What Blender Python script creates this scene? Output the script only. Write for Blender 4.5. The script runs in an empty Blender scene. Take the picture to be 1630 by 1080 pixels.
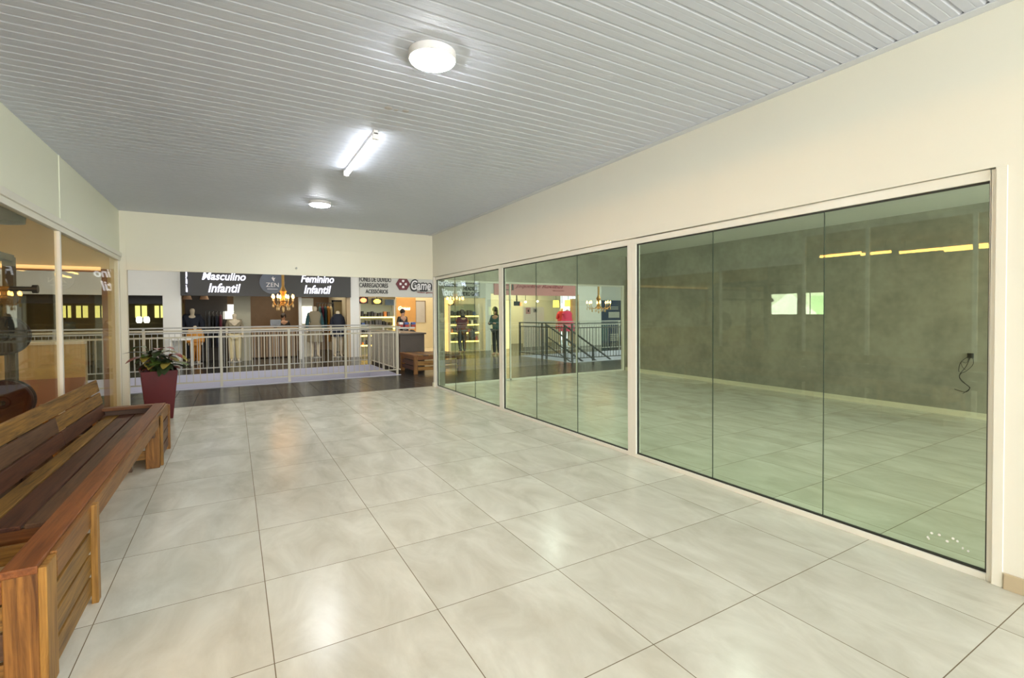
import bpy, bmesh, math, random
from mathutils import Vector, Matrix
random.seed(7)
SC = bpy.context.scene
COL = SC.collection
PI = math.pi

# ------------------------------------------------------------------ camera
FPX = 765.725
yaw, pitch, roll = math.radians(30.1254), math.radians(-1.1059), math.radians(-0.3831)
CAM = Vector((0.5963, -2.2114, 1.4481))
cy, sy, cp, sp, cr, sr = math.cos(yaw), math.sin(yaw), math.cos(pitch), math.sin(pitch), math.cos(roll), math.sin(roll)
FW = Vector((sy*cp, cy*cp, sp)); R0 = Vector((cy, -sy, 0)); U0 = R0.cross(FW)
RT = cr*R0 + sr*U0; UP = -sr*R0 + cr*U0
cd = bpy.data.cameras.new('camera'); cam = bpy.data.objects.new('camera', cd); COL.objects.link(cam)
cd.sensor_fit = 'HORIZONTAL'; cd.sensor_width = 36; cd.lens = 36*FPX/1630
cd.shift_x = -1.918/1630; cd.shift_y = -24.6/1630; cd.clip_start = 0.02; cd.clip_end = 200
cam.matrix_world = Matrix(((RT.x, UP.x, -FW.x, CAM.x), (RT.y, UP.y, -FW.y, CAM.y), (RT.z, UP.z, -FW.z, CAM.z), (0, 0, 0, 1)))
SC.camera = cam

def at(x, y, Y):
    """survey helper: the point on the vertical plane at depth Y that was measured at (x, y) in the photo"""
    d = FW + RT*((x-816.918)/FPX) - UP*((y-515.4)/FPX)
    return CAM + d*((Y-CAM.y)/d.y)

# ------------------------------------------------------------------ materials
MATS = {}
def new_mat(name):
    m = bpy.data.materials.new(name); m.use_nodes = True
    nt = m.node_tree; b = nt.nodes['Principled BSDF']
    MATS[name] = m
    return m, nt, b
def N(nt, t, **k):
    n = nt.nodes.new(t)
    for a, v in k.items():
        if a in n.inputs: n.inputs[a].default_value = v
        else: setattr(n, a, v)
    return n
def math_n(nt, op, a, b=None, c=None):
    n = nt.nodes.new('ShaderNodeMath'); n.operation = op
    for i, v in enumerate((a, b, c)):
        if v is None: continue
        if isinstance(v, (int, float)): n.inputs[i].default_value = v
        else: nt.links.new(v, n.inputs[i])
    return n.outputs[0]
def mixc(nt, fac, a, b):
    n = nt.nodes.new('ShaderNodeMix'); n.data_type = 'RGBA'
    for i, v in ((0, fac), (6, a), (7, b)):
        if isinstance(v, (int, float)): n.inputs[i].default_value = v
        elif isinstance(v, tuple): n.inputs[i].default_value = (*v[:3], 1)
        else: nt.links.new(v, n.inputs[i])
    return n.outputs[2]
def plain(name, col, rough=0.5, metal=0.0, var=0.06, scale=6.0, spec=0.5, bump=0.0, contrast=0.0):
    m, nt, b = new_mat(name)
    tc = N(nt, 'ShaderNodeNewGeometry')
    nz = N(nt, 'ShaderNodeTexNoise'); nz.inputs['Scale'].default_value = scale; nz.inputs['Detail'].default_value = 4
    nt.links.new(tc.outputs['Position'], nz.inputs['Vector'])
    fac = nz.outputs['Fac']
    if contrast:
        n3 = N(nt, 'ShaderNodeTexNoise'); n3.inputs['Scale'].default_value = scale*5; n3.inputs['Detail'].default_value = 6; nt.links.new(tc.outputs['Position'], n3.inputs['Vector'])
        mr = N(nt, 'ShaderNodeMapRange'); mr.inputs[1].default_value = 0.5-0.25/contrast; mr.inputs[2].default_value = 0.5+0.25/contrast
        nt.links.new(math_n(nt, 'MULTIPLY_ADD', n3.outputs['Fac'], 0.35, math_n(nt, 'MULTIPLY', nz.outputs['Fac'], 0.65)), mr.inputs[0]); fac = mr.outputs[0]
    lo = tuple(max(0, c*(1-var)) for c in col); hi = tuple(min(1, c*(1+var)) for c in col)
    nt.links.new(mixc(nt, fac, lo, hi), b.inputs['Base Color'])
    b.inputs['Roughness'].default_value = rough; b.inputs['Metallic'].default_value = metal
    b.inputs['Specular IOR Level'].default_value = spec
    if bump:
        bp = N(nt, 'ShaderNodeBump'); bp.inputs['Strength'].default_value = bump; bp.inputs['Distance'].default_value = 0.01
        nt.links.new(nz.outputs['Fac'], bp.inputs['Height']); nt.links.new(bp.outputs[0], b.inputs['Normal'])
    return m
def emit(name, col, strength):
    m, nt, b = new_mat(name)
    b.inputs['Base Color'].default_value = (*col, 1)
    b.inputs['Emission Color'].default_value = (*col, 1)
    b.inputs['Emission Strength'].default_value = strength
    return m
def glass(name, tint, refl=1.0, rough=0.0):
    m, nt, b = new_mat(name)
    nt.nodes.remove(b)
    out = nt.nodes['Material Output']
    tr = N(nt, 'ShaderNodeBsdfTransparent'); tr.inputs[0].default_value = (*tint, 1)
    gl = N(nt, 'ShaderNodeBsdfGlossy'); gl.inputs['Roughness'].default_value = rough
    gl.inputs[0].default_value = (0.9, 1.0, 0.93, 1)
    g = N(nt, 'ShaderNodeNewGeometry')
    dp = N(nt, 'ShaderNodeVectorMath', operation='DOT_PRODUCT')
    nt.links.new(g.outputs['Incoming'], dp.inputs[0]); nt.links.new(g.outputs['Normal'], dp.inputs[1])
    c = math_n(nt, 'ABSOLUTE', dp.outputs['Value'])
    p = math_n(nt, 'POWER', math_n(nt, 'SUBTRACT', 1.0, c), 5.0)
    f = math_n(nt, 'MULTIPLY', math_n(nt, 'MULTIPLY_ADD', p, 0.96, 0.04), refl)
    mx = N(nt, 'ShaderNodeMixShader')
    nt.links.new(f, mx.inputs[0]); nt.links.new(tr.outputs[0], mx.inputs[1]); nt.links.new(gl.outputs[0], mx.inputs[2])
    nt.links.new(mx.outputs[0], out.inputs['Surface'])
    return m
def tile_mat(name, c1, c2, grout, pitch, gw, rough, streak=(1.0, 1.0), spec=0.5):
    m, nt, b = new_mat(name)
    g = N(nt, 'ShaderNodeNewGeometry')
    s = N(nt, 'ShaderNodeSeparateXYZ'); nt.links.new(g.outputs['Position'], s.inputs[0])
    u = math_n(nt, 'DIVIDE', s.outputs['X'], pitch); v = math_n(nt, 'DIVIDE', s.outputs['Y'], pitch)
    fu = math_n(nt, 'FRACT', u); fv = math_n(nt, 'FRACT', v)
    du = math_n(nt, 'MINIMUM', fu, math_n(nt, 'SUBTRACT', 1.0, fu)); dv = math_n(nt, 'MINIMUM', fv, math_n(nt, 'SUBTRACT', 1.0, fv))
    d = math_n(nt, 'MINIMUM', du, dv)
    gm = math_n(nt, 'LESS_THAN', d, gw/pitch)
    cid = N(nt, 'ShaderNodeCombineXYZ'); nt.links.new(math_n(nt, 'FLOOR', u), cid.inputs[0]); nt.links.new(math_n(nt, 'FLOOR', v), cid.inputs[1])
    wn = N(nt, 'ShaderNodeTexWhiteNoise'); nt.links.new(cid.outputs[0], wn.inputs['Vector'])
    mp = N(nt, 'ShaderNodeMapping'); mp.inputs['Scale'].default_value = (streak[0], streak[1], 1)
    off = N(nt, 'ShaderNodeVectorMath', operation='MULTIPLY_ADD'); off.inputs[1].default_value = (7, 7, 7)
    nt.links.new(wn.outputs['Color'], off.inputs[0]); nt.links.new(g.outputs['Position'], off.inputs[2])
    nt.links.new(off.outputs[0], mp.inputs['Vector'])
    nz = N(nt, 'ShaderNodeTexNoise'); nz.inputs['Scale'].default_value = 2.4; nz.inputs['Detail'].default_value = 7; nz.inputs['Roughness'].default_value = 0.62
    nz.inputs['Distortion'].default_value = 0.6
    nt.links.new(mp.outputs[0], nz.inputs['Vector'])
    rp = N(nt, 'ShaderNodeMapRange'); rp.inputs[1].default_value = 0.32; rp.inputs[2].default_value = 0.68
    nt.links.new(nz.outputs['Fac'], rp.inputs[0])
    base = mixc(nt, rp.outputs[0], c1, c2)
    tone = math_n(nt, 'MULTIPLY_ADD', wn.outputs['Value'], 0.07, 0.96)
    hs = N(nt, 'ShaderNodeHueSaturation'); nt.links.new(tone, hs.inputs['Value']); nt.links.new(base, hs.inputs['Color'])
    nt.links.new(mixc(nt, gm, hs.outputs[0], grout), b.inputs['Base Color'])
    rr = math_n(nt, 'MULTIPLY_ADD', rp.outputs[0], 0.06, rough)
    nt.links.new(math_n(nt, 'MAXIMUM', rr, math_n(nt, 'MULTIPLY', gm, 0.7)), b.inputs['Roughness'])
    b.inputs['Specular IOR Level'].default_value = spec
    bp = N(nt, 'ShaderNodeBump'); bp.inputs['Strength'].default_value = 0.25; bp.inputs['Distance'].default_value = 0.002; bp.invert = True
    nt.links.new(gm, bp.inputs['Height']); nt.links.new(bp.outputs[0], b.inputs['Normal'])
    return m
def wood(name, dark, light, along='Y', rough=0.38, seed=0.0):
    m, nt, b = new_mat(name)
    g = N(nt, 'ShaderNodeNewGeometry'); oi = N(nt, 'ShaderNodeObjectInfo')
    mp = N(nt, 'ShaderNodeMapping')
    mp.inputs['Scale'].default_value = {'Y': (16, 1.3, 16), 'X': (1.3, 16, 16), 'Z': (16, 16, 1.3)}[along]
    mp.inputs['Location'].default_value = (seed, seed*1.7, seed*.6)
    nt.links.new(g.outputs['Position'], mp.inputs['Vector'])
    nz = N(nt, 'ShaderNodeTexNoise'); nz.inputs['Scale'].default_value = 1.6; nz.inputs['Detail'].default_value = 8; nz.inputs['Roughness'].default_value = 0.65; nz.inputs['Distortion'].default_value = 0.9
    nt.links.new(mp.outputs[0], nz.inputs['Vector'])
    mp2 = N(nt, 'ShaderNodeMapping'); sc = {'Y': (90, 3, 90), 'X': (3, 90, 90), 'Z': (90, 90, 3)}[along]; mp2.inputs['Scale'].default_value = sc
    nt.links.new(g.outputs['Position'], mp2.inputs['Vector'])
    n2 = N(nt, 'ShaderNodeTexNoise'); n2.inputs['Scale'].default_value = 1.0; n2.inputs['Detail'].default_value = 4
    nt.links.new(mp2.outputs[0], n2.inputs['Vector'])
    rp = N(nt, 'ShaderNodeMapRange'); rp.inputs[1].default_value = 0.37; rp.inputs[2].default_value = 0.68
    nt.links.new(math_n(nt, 'MULTIPLY_ADD', n2.outputs['Fac'], 0.35, math_n(nt, 'MULTIPLY', nz.outputs['Fac'], 0.72)), rp.inputs[0])
    nt.links.new(mixc(nt, rp.outputs[0], dark, light), b.inputs['Base Color'])
    b.inputs['Roughness'].default_value = rough+0.08; b.inputs['Specular IOR Level'].default_value = 0.35
    bp = N(nt, 'ShaderNodeBump'); bp.inputs['Strength'].default_value = 0.3; bp.inputs['Distance'].default_value = 0.004
    nt.links.new(n2.outputs['Fac'], bp.inputs['Height']); nt.links.new(bp.outputs[0], b.inputs['Normal'])
    return m

def lin(r, g, b):
    f = lambda c: (c/255/12.92) if c <= 10 else ((c/255+0.055)/1.055)**2.4
    return (f(r), f(g), f(b))

CREAM = plain('cream wall paint', (0.80, 0.765, 0.63), 0.55, var=0.03, scale=1.5, bump=0.02)
CREAM_DAY = plain('daylit cream wall paint', (0.80, 0.778, 0.685), 0.55, var=0.03, scale=1.5, bump=0.02)  # same cream paint, with the bluish daylight mixed into its colour
CREAM_G = plain('pale panel paint', (0.83, 0.84, 0.70), 0.5, var=0.03, scale=1.2)
FRAME = plain('white painted aluminium', (0.80, 0.78, 0.70), 0.3, var=0.02)
GASKET = plain('black rubber gasket', (0.02, 0.02, 0.015), 0.5)
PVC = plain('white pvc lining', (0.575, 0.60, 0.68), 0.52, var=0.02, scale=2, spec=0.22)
PVC_T = plain('white pvc trim', (0.62, 0.635, 0.68), 0.4, var=0.02)
FLOOR = tile_mat('polished porcelain tile', (0.53, 0.51, 0.42), (0.70, 0.69, 0.60), (0.16, 0.12, 0.07), 0.72, 0.0021, 0.20, (1.6, 0.7), 0.22)
STONE = tile_mat('dark stone paving', (0.016, 0.016, 0.0145), (0.040, 0.039, 0.035), (0.010, 0.010, 0.009), 0.33, 0.004, 0.2, (2, 2), 0.35)
SKIRT = plain('beige tile skirting', (0.52, 0.43, 0.29), 0.35, var=0.12, scale=9)
SKIRT2 = plain('pale tile skirting', (0.72, 0.68, 0.52), 0.35, var=0.08, scale=9)
CONC = plain('grey rendered wall', (0.315, 0.30, 0.245), 0.75, var=0.17, scale=2.0, bump=0.05, contrast=2.0)
SHOPC = plain('shop ceiling paint', (0.74, 0.74, 0.70), 0.7, var=0.02)
G_GREEN = glass('green tinted glass', (0.895, 0.962, 0.878), 1.15)
G_CLEAR = glass('clear shopfront glass', (0.965, 0.95, 0.90), 0.35)
G_PALE = glass('pale green glass', (0.96, 0.975, 0.94), 0.5)
EDGE_G = plain('dark green glass edge', (0.012, 0.022, 0.014), 0.5)
WHITE = plain('white paint', (0.80, 0.80, 0.76), 0.5, var=0.02)
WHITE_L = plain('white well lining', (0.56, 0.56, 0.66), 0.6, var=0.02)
STEEL = plain('cream painted steel', (0.55, 0.51, 0.40), 0.35, var=0.04)
STEEL_G = plain('grey steel', (0.42, 0.42, 0.39), 0.35, var=0.05)
STEEL_D = plain('dark painted steel', (0.055, 0.055, 0.05), 0.4, var=0.05)
BLACK = plain('matt black', (0.012, 0.012, 0.012), 0.45)
CHAR = plain('charcoal fascia', (0.028, 0.026, 0.023), 0.4, var=0.05)
LAMP = emit('white lamp diffuser', (0.92, 0.965, 1.0), 75)
TUBE = emit('white tube light', (0.92, 0.965, 1.0), 9.5)
LETTER = emit('white lit letter', (0.86, 0.86, 1.0), 0.55)
WARM = emit('warm bulb', (1.0, 0.46, 0.10), 16)
LED = emit('yellow shelf light', (1.0, 0.66, 0.14), 2.6)
WOOD_O = wood('orange hardwood', (0.10, 0.032, 0.007), (0.29, 0.115, 0.030), 'Y')
WOOD_R = wood('red brown hardwood', (0.040, 0.013, 0.007), (0.125, 0.045, 0.022), 'Y', seed=3)
WOOD_B = wood('brown hardwood', (0.062, 0.028, 0.014), (0.16, 0.080, 0.040), 'Y', seed=5)
WOOD_Y = wood('yellow hardwood', (0.070, 0.032, 0.007), (0.36, 0.185, 0.036), 'Y', seed=9)
WOOD_RAIL = wood('polished front rail wood', (0.11, 0.032, 0.008), (0.27, 0.095, 0.026), 'Y', 0.34, seed=2)
WOOD_AP = wood('golden brown apron wood', (0.10, 0.038, 0.008), (0.31, 0.14, 0.034), 'Y', seed=7)
WOOD_ZO = wood('orange upright hardwood', (0.075, 0.026, 0.006), (0.37, 0.165, 0.036), 'Z', seed=4)
WOOD_ZY = wood('yellow upright hardwood', (0.13, 0.055, 0.010), (0.42, 0.215, 0.045), 'Z', seed=8)
WOOD_XO = wood('orange cross hardwood', (0.10, 0.03, 0.007), (0.28, 0.105, 0.026), 'X', seed=6)
WOOD_XY = wood('yellow cross hardwood', (0.10, 0.042, 0.009), (0.40, 0.20, 0.042), 'X', seed=11)
WOOD_XD = wood('dark cross hardwood', (0.045, 0.022, 0.012), (0.14, 0.07, 0.035), 'X', seed=12)
POT = plain('wine red planter plastic', (0.095, 0.0042, 0.0065), 0.45, var=0.08, spec=0.35)
LEAF_G = plain('green leaf', (0.10, 0.17, 0.035), 0.4, var=0.35, scale=25)
LEAF_D = plain('dark green leaf', (0.03, 0.05, 0.018), 0.4, var=0.35, scale=25)
LEAF_R = plain('red leaf', (0.26, 0.05, 0.045), 0.4, var=0.4, scale=25)
LEAF_Y = plain('yellow green leaf', (0.30, 0.24, 0.05), 0.4, var=0.35, scale=25)
SOIL = plain('dark soil', (0.02, 0.015, 0.01), 0.9)
GOLD = plain('antique gold metal', (0.42, 0.25, 0.07), 0.3, metal=0.6)
CRYST = plain('amber crystal', (0.60, 0.42, 0.16), 0.08, var=0.3, scale=40)
TAN = plain('tan gym wall', (0.62, 0.47, 0.23), 0.7, var=0.04)
GYMB = plain('gym back wall', (0.36, 0.37, 0.32), 0.7, var=0.05)
PINKB = plain('pink brown dado', (0.42, 0.24, 0.17), 0.6, var=0.05)
RUBBER = plain('black gym rubber floor', (0.05, 0.05, 0.05), 0.8, var=0.2, scale=30)
RACKM = plain('dark rack steel', (0.03, 0.025, 0.022), 0.4)
PLATE = plain('black rubber plate', (0.016, 0.013, 0.018), 0.6, spec=0.25)
PLATE_R = plain('dark red rubber plate', (0.035, 0.008, 0.012), 0.5, spec=0.3)
WARM_FILL = emit('warm gym tube', (1.0, 0.56, 0.17), 31)  # stronger emission for the added, unseen gym tubes
WARMV = emit('dimmed warm gym tube', (1.0, 0.52, 0.14), 11)
DAY = emit('daylit street', (0.93, 0.95, 0.80), 3.2)
DAY2 = emit('daylit canopy', (0.95, 0.97, 0.90), 5)
DAYG = emit('daylit green facade', (0.62, 0.85, 0.50), 2.8)
YELLOWG = emit('yellow green daylit window', (0.82, 0.80, 0.24), 0.5)
WHITEW = emit('bright white opening', (1.0, 1.0, 0.88), 0.75)
OLIVE = plain('olive brown wall', (0.20, 0.16, 0.06), 0.7, var=0.1)
BROWN = plain('brown panelling', (0.16, 0.095, 0.045), 0.5, var=0.15)
GREIGE = plain('greige panel', (0.42, 0.40, 0.30), 0.6, var=0.05)
SLATW = plain('light brown slat', (0.42, 0.29, 0.17), 0.5, var=0.12)
NAVY = plain('navy cloth', (0.016, 0.02, 0.035), 0.8)
NAVYG = plain('dark grey cloth', (0.05, 0.055, 0.065), 0.8)
ORANGEC = plain('orange cloth', (0.62, 0.28, 0.05), 0.8)
CREAMC = plain('cream cloth', (0.72, 0.62, 0.36), 0.8)
TAUPE = plain('taupe cloth', (0.27, 0.23, 0.15), 0.8)
TEALC = plain('dark teal cloth', (0.03, 0.09, 0.10), 0.8)
BURG = plain('burgundy cloth', (0.11, 0.012, 0.03), 0.8)
REDC = plain('red cloth', (0.55, 0.025, 0.04), 0.7)
PINKC = plain('hot pink cloth', (0.85, 0.05, 0.16), 0.7)
MANN = plain('ivory mannequin skin', (0.72, 0.62, 0.45), 0.4)
SKIN = plain('skin', (0.50, 0.29, 0.19), 0.5)
HAIR = plain('dark hair', (0.016, 0.010, 0.008), 0.5)
BLUEP = plain('blue printed panel', (0.025, 0.055, 0.13), 0.4, var=0.15, scale=2)
TEALP = plain('teal printed panel', (0.03, 0.12, 0.15), 0.4, var=0.15, scale=2)
PINKS = plain('pink sign board', (0.66, 0.27, 0.28), 0.5, var=0.04)
PINKT = plain('dark pink sign letter', (0.40, 0.05, 0.09), 0.5)
MAROON = plain('maroon sign', (0.14, 0.010, 0.016), 0.4)
SIGNW = plain('sign white', (0.85, 0.83, 0.83), 0.5, var=0.01)
SIGNB = plain('sign black', (0.02, 0.02, 0.02), 0.5)
SIGNG = plain('grey sign board', (0.60, 0.60, 0.55), 0.5, var=0.03)
SIGNR = plain('dark red sign letter', (0.28, 0.02, 0.02), 0.5)
ORW = plain('orange lit wall', (0.62, 0.33, 0.11), 0.6, var=0.1)
DISC = plain('blue grey sign disc', (0.10, 0.12, 0.16), 0.3, var=0.5, scale=2.2)
GREYD = plain('grey board', (0.50, 0.47, 0.47), 0.5)
BROWNK = plain('dark brown kiosk panel', (0.075, 0.055, 0.042), 0.5, var=0.12)
YLAMP = emit('yellow lamp shade', (1.0, 0.62, 0.06), 2.4)
RLAMP = emit('red lamp', (1.0, 0.16, 0.06), 2.2)
SCREEN = plain('black screen', (0.015, 0.017, 0.02), 0.2)
CLEARB = plain('shelf glass board', (0.45, 0.52, 0.40), 0.2)
SHELFB = plain('pale green shelf back', (0.50, 0.52, 0.36), 0.6)
COLS = [plain('product '+n, c, 0.5) for n, c in (('black', (0.02, 0.02, 0.02)), ('dark grey', (0.08, 0.08, 0.08)), ('red', (0.35, 0.04, 0.03)), ('white', (0.75, 0.74, 0.7)), ('blue', (0.06, 0.12, 0.35)), ('orange', (0.6, 0.22, 0.05)))]

# ------------------------------------------------------------------ mesh helpers
class MB:
    def __init__(s): s.v = []; s.f = []; s.smooth = []
    def add(s, vs, fs, smooth=False):
        o = len(s.v); s.v += [tuple(v) for v in vs]; s.f += [tuple(i+o for i in f) for f in fs]; s.smooth += [smooth]*len(fs); return s
    def box(s, x0, y0, z0, x1, y1, z1):
        x0, x1 = min(x0, x1), max(x0, x1); y0, y1 = min(y0, y1), max(y0, y1); z0, z1 = min(z0, z1), max(z0, z1)
        return s.add([(x0,y0,z0),(x1,y0,z0),(x1,y1,z0),(x0,y1,z0),(x0,y0,z1),(x1,y0,z1),(x1,y1,z1),(x0,y1,z1)],
                     [(0,3,2,1),(4,5,6,7),(0,1,5,4),(1,2,6,5),(2,3,7,6),(3,0,4,7)])
    def quadbox(s, q, n):
        """box over a quad q (4 points, in order) thickened by vector n"""
        q = [Vector(p) for p in q]; n = Vector(n)
        return s.add(q+[p+n for p in q], [(0,3,2,1),(4,5,6,7),(0,1,5,4),(1,2,6,5),(2,3,7,6),(3,0,4,7)])
    def ring(s, c, u, w, a, b, n):
        return [Vector(c)+u*(a*math.cos(2*PI*i/n))+w*(b*math.sin(2*PI*i/n)) for i in range(n)]
    def cyl(s, p0, p1, r0, r1=None, n=12, caps=True):
        r1 = r0 if r1 is None else r1
        p0, p1 = Vector(p0), Vector(p1); d = (p1-p0).normalized()
        u = d.orthogonal().normalized(); w = d.cross(u)
        vs = s.ring(p0, u, w, r0, r0, n)+s.ring(p1, u, w, r1, r1, n)
        s.add(vs, [(i, (i+1) % n, n+(i+1) % n, n+i) for i in range(n)], True)
        if caps: s.add(vs, [tuple(range(n-1, -1, -1)), tuple(range(n, 2*n))])
        return s
    def tube(s, pts, r, n=6):
        pts = [Vector(p) for p in pts]; vs = []; u = None
        for i, p in enumerate(pts):
            d = (pts[min(i+1, len(pts)-1)]-pts[max(i-1, 0)]).normalized()
            u = d.orthogonal().normalized() if u is None else (u-d*u.dot(d)).normalized()
            vs += s.ring(p, u, d.cross(u), r, r, n)
        m = len(pts)
        fs = [(k*n+i, k*n+(i+1) % n, (k+1)*n+(i+1) % n, (k+1)*n+i) for k in range(m-1) for i in range(n)]
        s.add(vs, fs, True); s.add(vs, [tuple(range(n-1, -1, -1)), tuple(range((m-1)*n, m*n))]); return s
    def loft(s, rings, n=14, caps=True):
        """rings: (centre, half width x, half width y) stacked along z"""
        vs = []
        for c, a, b in rings: vs += s.ring(c, Vector((1,0,0)), Vector((0,1,0)), a, b, n)
        m = len(rings)
        s.add(vs, [(k*n+i, k*n+(i+1) % n, (k+1)*n+(i+1) % n, (k+1)*n+i) for k in range(m-1) for i in range(n)], True)
        if caps: s.add(vs, [tuple(range(n-1, -1, -1)), tuple(range((m-1)*n, m*n))])
        return s
    def ball(s, c, rx, ry=None, rz=None, n=12, m=8):
        ry = ry or rx; rz = rz or rx; c = Vector(c)
        return s.loft([(c+Vector((0,0,-rz*math.cos(PI*k/m))), max(1e-4, rx*math.sin(PI*k/m)), max(1e-4, ry*math.sin(PI*k/m))) for k in range(m+1)], n)
    def build(s, name, mat, parent=None, bevel=0.0, kind=None):
        off = Vector((0, 0, 0)); p = parent
        while p is not None: off += p.location; p = p.parent
        me = bpy.data.meshes.new(name)
        me.from_pydata([tuple(Vector(v)-off) for v in s.v], [], s.f)
        bm = bmesh.new(); bm.from_mesh(me); bmesh.ops.remove_doubles(bm, verts=bm.verts, dist=1e-6)
        bmesh.ops.recalc_face_normals(bm, faces=bm.faces); 
        bm.to_mesh(me); bm.free()
        sm = any(s.smooth)
        if sm: me.polygons.foreach_set('use_smooth', [True]*len(me.polygons)); me.set_sharp_from_angle(angle=math.radians(40))
        me.materials.append(mat); me.update()
        o = bpy.data.objects.new(name, me); COL.objects.link(o)
        if parent is not None: o.parent = parent
        if bevel:
            b = o.modifiers.new('bevel', 'BEVEL'); b.width = bevel; b.segments = 2; b.limit_method = 'ANGLE'
        if kind: o['kind'] = kind
        return o
def B(*a): return MB().box(*a)
def tag(o, label, cat, group=None):
    o['label'] = label; o['category'] = cat
    if group: o['group'] = group
    return o
def thing(name, label, cat, loc=(0, 0, 0), group=None):
    o = bpy.data.objects.new(name, None); COL.objects.link(o); o.location = loc; o.empty_display_size = 0.1
    return tag(o, label, cat, group)
def struct(name, mb, mat, parent=None, bevel=0.0):
    o = mb.build(name, mat, parent, bevel)
    if parent is None: o['kind'] = 'structure'
    return o
def copy_tree(o, parent=None):
    c = o.copy(); COL.objects.link(c); c.parent = parent
    for ch in list(o.children): copy_tree(ch, c)
    return c
def text(name, body, mat, p, w, h, parent=None, axis='X', italic=0.0, bold=0.0, ext=0.012, align='fit'):
    """lettering standing on a vertical plane: p = lower left corner, w x h the size; axis X reads along +X, axis Y along +Y"""
    cu = bpy.data.curves.new(name, 'FONT'); cu.body = body; cu.shear = italic; cu.offset = bold; cu.extrude = ext; cu.resolution_u = 3
    cu.space_line = 1.0
    tmp = bpy.data.objects.new(name, cu); COL.objects.link(tmp)
    dg = bpy.context.evaluated_depsgraph_get()
    me = bpy.data.meshes.new_from_object(tmp.evaluated_get(dg)); bpy.data.objects.remove(tmp); bpy.data.curves.remove(cu)
    xs = [v.co.x for v in me.vertices]; ys = [v.co.y for v in me.vertices]
    x0, x1, y0, y1 = min(xs), max(xs), min(ys), max(ys)
    off = Vector((0, 0, 0)); q = parent
    while q is not None: off += q.location; q = q.parent
    for v in me.vertices:
        a = (v.co.x-x0)/(x1-x0)*w; b = (v.co.y-y0)/(y1-y0)*h; c = v.co.z
        if axis == 'X': pos = Vector((p[0]+a, p[1]-c, p[2]+b))
        else: pos = Vector((p[0]-c, p[1]+a, p[2]+b))
        v.co = pos-off
    me.materials.clear(); me.materials.append(mat); me.name = name
    o = bpy.data.objects.new(name, me); COL.objects.link(o); o.parent = parent
    return o
def area(name, loc, aim, sx, sz, power, col=(1, 1, 1)):
    l = bpy.data.lights.new(name, 'AREA'); l.shape = 'RECTANGLE'; l.size = sx; l.size_y = sz; l.energy = power; l.color = col
    o = bpy.data.objects.new(name, l); COL.objects.link(o); o.location = loc
    o.rotation_euler = (Vector(aim)-Vector(loc)).to_track_quat('-Z', 'Y').to_euler()
    return o

# ------------------------------------------------------------------ the corridor shell
XW, XL, YF, H, YB = 4.049, -0.863, 6.942, 3.032, -9.0
TR = 7.035                     # where the porcelain stops
ZT, ZS = 2.140, 0.036          # glass top / bottom on the right
WT = 0.12
struct('floor', B(-0.99, YB, -0.12, 9.4, TR, 0), FLOOR)
# pvc ceiling: one lining with a groove at every board joint
mb = MB(); PITCH = 0.099; y = -0.787-83*PITCH; prof = []
while y < YF+0.02:
    prof += [(y, H+0.012), (y+0.003, H+0.012), (y+0.019, H), (y+PITCH*0.5-0.004, H), (y+PITCH*0.5, H+0.0008), (y+PITCH*0.5+0.004, H), (y+PITCH-0.002, H)]
    y += PITCH
n = len(prof)
vs = [(XL-0.06, a, b) for a, b in prof]+[(XW+0.06, a, b) for a, b in prof]
mb.add(vs, [(i, i+1, n+i+1, n+i) for i in range(n-1)])
mb.add([(XL-0.06, prof[0][0], H+0.05), (XW+0.06, prof[0][0], H+0.05), (XW+0.06, prof[-1][0], H+0.05), (XL-0.06, prof[-1][0], H+0.05)], [(0, 1, 2, 3)])
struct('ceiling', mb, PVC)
struct('trim_1', B(XW-0.075, prof[0][0], H-0.007, XW, YF, H+0.001), PVC_T, bevel=0.002)
# right wall: solid near end, header over the glass, thin upstand at the far end
mb = MB()
mb.box(XW, YB, 0, XW+WT, -1.293, H+0.04)
mb.box(XW, -1.293, ZT+0.062, XW+WT, YF, H+0.04)
struct('wall_right', mb, CREAM_DAY)
struct('baseboard_right', B(XW-0.012, YB, 0, XW, -1.345, 0.085), SKIRT, bevel=0.002)
struct('trim_2', B(XW-0.005, -1.340, 0, XW+0.02, -1.296, ZT+0.06), CREAM_DAY, bevel=0.003)
# right glazing: three windows, each a white frame, three panes and a black gasket
def glazing(idx, y0, y1, seams, pw0=0.058):
    x0, x1 = XW+0.018, XW+0.075
    m = MB()
    pw = 0.058
    m.box(x0, y0-pw0, 0, x1, y0, ZT+0.055); m.box(x0, y1, 0, x1, y1+pw, ZT+0.055)
    m.box(x0, y0, 0, x1, y1, ZS); m.box(x0, y0, ZT, x1, y1, ZT+0.055)
    w = struct('window_%d' % idx, m, FRAME, bevel=0.003)
    gx = XW+0.045
    ys = [y0+0.006]+seams+[y1-0.006]
    for a, b in zip(ys[:-1], ys[1:]):
        B(gx, a+0.002, ZS+0.004, gx+0.008, b-0.002, ZT-0.004).build('glass_pane', G_GREEN, w)
    for s_ in seams:
        B(gx-0.001, s_-0.0012, ZS+0.004, gx+0.009, s_+0.0012, ZT-0.004).build('joint_seal', EDGE_G, w)
    g = MB(); gg = 0.009
    g.box(gx-0.012, y0, ZS, gx+0.012, y0+gg, ZT); g.box(gx-0.012, y1-gg, ZS, gx+0.012, y1, ZT)
    g.box(gx-0.012, y0, ZS, gx+0.012, y1, ZS+gg); g.box(gx-0.012, y0, ZT-gg, gx+0.012, y1, ZT)
    g.build('gasket', GASKET, w)
    return w
w3 = glazing(3, -1.270, 1.330, [-0.427, 0.459], 0.022)
w2 = glazing(2, 1.446, 4.082, [2.314, 3.207])
w1 = glazing(1, 4.200, 6.818, [5.109, 5.940])
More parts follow.
